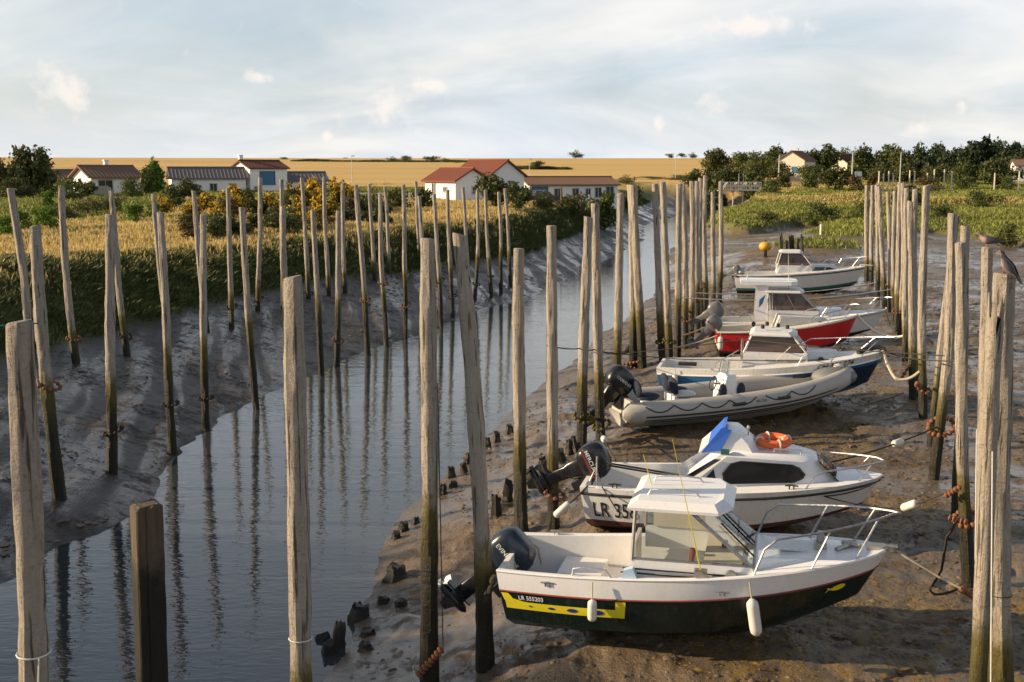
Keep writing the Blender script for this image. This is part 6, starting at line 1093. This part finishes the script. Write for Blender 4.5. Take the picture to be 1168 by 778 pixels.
rope('mooring_rope', [PX('M13', 339), PX('R12', 330)], .02, 'long pale rope stretched across behind the hardtop boat', 'ropewhite', .25, n=24); rope('mooring_rope', [PX('M15', 333), PX('R15', 322)], .02, 'upper long pale rope stretched across before the farthest boat', 'ropewhite', .25, n=24)
rope('mooring_rope', [PX('M5', 394), PX('M6', 397), PX('M7', 399), PX('M8', 403), W_(b4, (2.3, -.6, 1.75)), PX('R4', 405)], .014, 'long dark wire strung through the middle poles over the blue boat', 'ropedark', .03, n=10); rope('mooring_rope', [atY(663, 398, 27), W_(b4, (.8, -.95, 1.2)), W_(b4, (5.2, -.6, 1.32))], .013, 'dark wire along the side of the blue boat', 'ropedark', .03, n=10)
rope('mooring_rope', [W_(b4, (5.9, -.1, 1.45)), PX('R3', 412)], .014, 'dark wire from the shaded blue bow towards the near right poles', 'ropedark', .06, n=10)
beads('cork_floats', PX('M6', 474) + Vector((.05, -.1, 0)), PX('M7', 478), 5, .06, 'mossy floats between the two poles by the second outboard', 'beadgreen'); beads('cork_floats', PX('M9', 416) + Vector((-.4, 0, 0)), PX('M10', 412), 6, .055, 'brown floats strung behind the inflatable outboard'); rope('mooring_rope', [W_(b3, (-.1, -.8, .6)), PX('M8', 452)], .03, 'short rope from the inflatable stern to the mossy footed pole', 'rope', .03)
beads('cork_floats', PX('M16', 340) + Vector((-.1, 0, 0)), PX('M14', 366), 4, .055, 'small floats strung between two far middle poles'); beads('cork_floats', PX('M18', 326), PX('M17', 338), 4, .055, 'small floats on the tall far trio'); rope('mooring_rope', [W_(b6, (.1, -.8, .9)), PX('M13', 385)], .025, 'pale rope from the hardtop boat stern', 'rope', .05); rope('mooring_rope', [W_(b5, (.1, -.7, .85)), PX('M12', 398)], .025, 'pale rope from the red boat stern', 'rope', .05)
rope('mooring_rope', [atY(985, 462, 27.5), atY(1000, 458, 27.6), atY(1031, 448, 28.2)], .014, 'dark rope lying from the mud to the far right poles', 'ropedark', .02)

# ------------------------------------------------------------------ two pigeons
FEATH = paint('grey_brown_feathers', (.15, .125, .12), .8, .25, .1, bump=.3); BREAST = paint('pinkish_breast', (.36, .22, .18), .8, .15, .1, bump=.3); WING = paint('wing_feathers', (.06, .055, .058), .8, .3, .1, bump=.3); LEG = paint('red_legs', (.3, .06, .04), .6)
def pigeon(key, rz, label, pose):
    P = POLES[key]; o = empty('wood_pigeon', P.axis(P.b.z + P.H) + Vector((0, -.02, -.012)), rz); o.scale = (.74, 1.0, .84); tag(o, label, 'bird', 'pigeons on the right poles')
    # spine from tail to beak: x, z, half-width, half-height
    S_ = pose; mb = MB(); secs = []
    for (x, z, w, hh) in S_: secs.append([Vector((x, math.cos(2 * PI * j / 14) * w, z + math.sin(2 * PI * j / 14) * hh)) for j in range(14)])
    mb.loft(secs); me = mb.mesh('body', [FEATH, BREAST], True); bd = link('body', me, o)
    for p in me.polygons:
        c = p.center
        if c.x > .02 and c.z < .165 + c.x * .25: p.material_index = 1
    hx, hz = S_[-3][0], S_[-3][1]
    mb = MB(); tx, tz = S_[-1][0], S_[-1][1]; mb.tube([(tx - .01, 0, tz), (tx + .012, 0, tz - .004), (tx + .028, 0, tz - .012)], [.009, .007, .002], 6); mb.build('beak', BREAST, bd)
    for sd in (-1, 1):
        mb = MB(); mb.ball((hx + .012, sd * S_[-3][2] * .92, hz + .006), .0055, 6, 4); mb.build('eye', M['black'], bd)
        mb = MB(); wing = []
        for (x, z, w, hh) in [q for q in S_ if -.22 < q[0] < .09]: wing.append([Vector((x - .02, sd * (w * 1.04 * math.cos(a)), z + hh * 1.04 * math.sin(a))) for a in (-.35, .1, .5, .95)])
        tip = Vector((S_[0][0] + .03, sd * .02, S_[0][1] + .02)); wing.insert(0, [tip] * 4); mb.grid(wing); mb.build('wing', WING, o, True)
        lx = .02; mb = MB(); mb.tube([(lx, sd * .028, .07), (lx + .008, sd * .028, .035), (lx, sd * .028, .004)], [.012, .007, .006], 6)
        for a in (-.5, 0, .5, PI): mb.tube([(lx, sd * .028, .004), (lx + .04 * math.cos(a) * (.6 if a > 2 else 1), sd * .028 + .04 * math.sin(a), .003)], .004, 5)
        mb.build('leg', LEG, o)
    return o
FLATP = [(-.27, .115, .012, .008), (-.22, .118, .030, .012), (-.15, .122, .042, .024), (-.09, .130, .065, .048), (-.02, .138, .080, .064), (.05, .148, .080, .066), (.10, .168, .062, .056), (.128, .198, .042, .042), (.142, .226, .035, .034), (.158, .240, .033, .032), (.182, .238, .022, .022), (.192, .236, .010, .010)]
UPR = [(-.20, -.075, .014, .008), (-.165, -.025, .032, .016), (-.125, .03, .050, .034), (-.085, .075, .078, .062), (-.035, .11, .095, .080), (.02, .15, .095, .082), (.05, .20, .072, .064), (.058, .238, .048, .044), (.064, .268, .038, .034), (.080, .285, .036, .034), (.106, .283, .024, .024), (.118, .28, .010, .010)]
pigeon('R1', PI - .35, 'pigeon facing left on top of the pale right pole', FLATP); pigeon('R0', PI * .80, 'upright pigeon on the nearest thick right pole', UPR)
for n_, p_ in list(LEAF.items()): pass
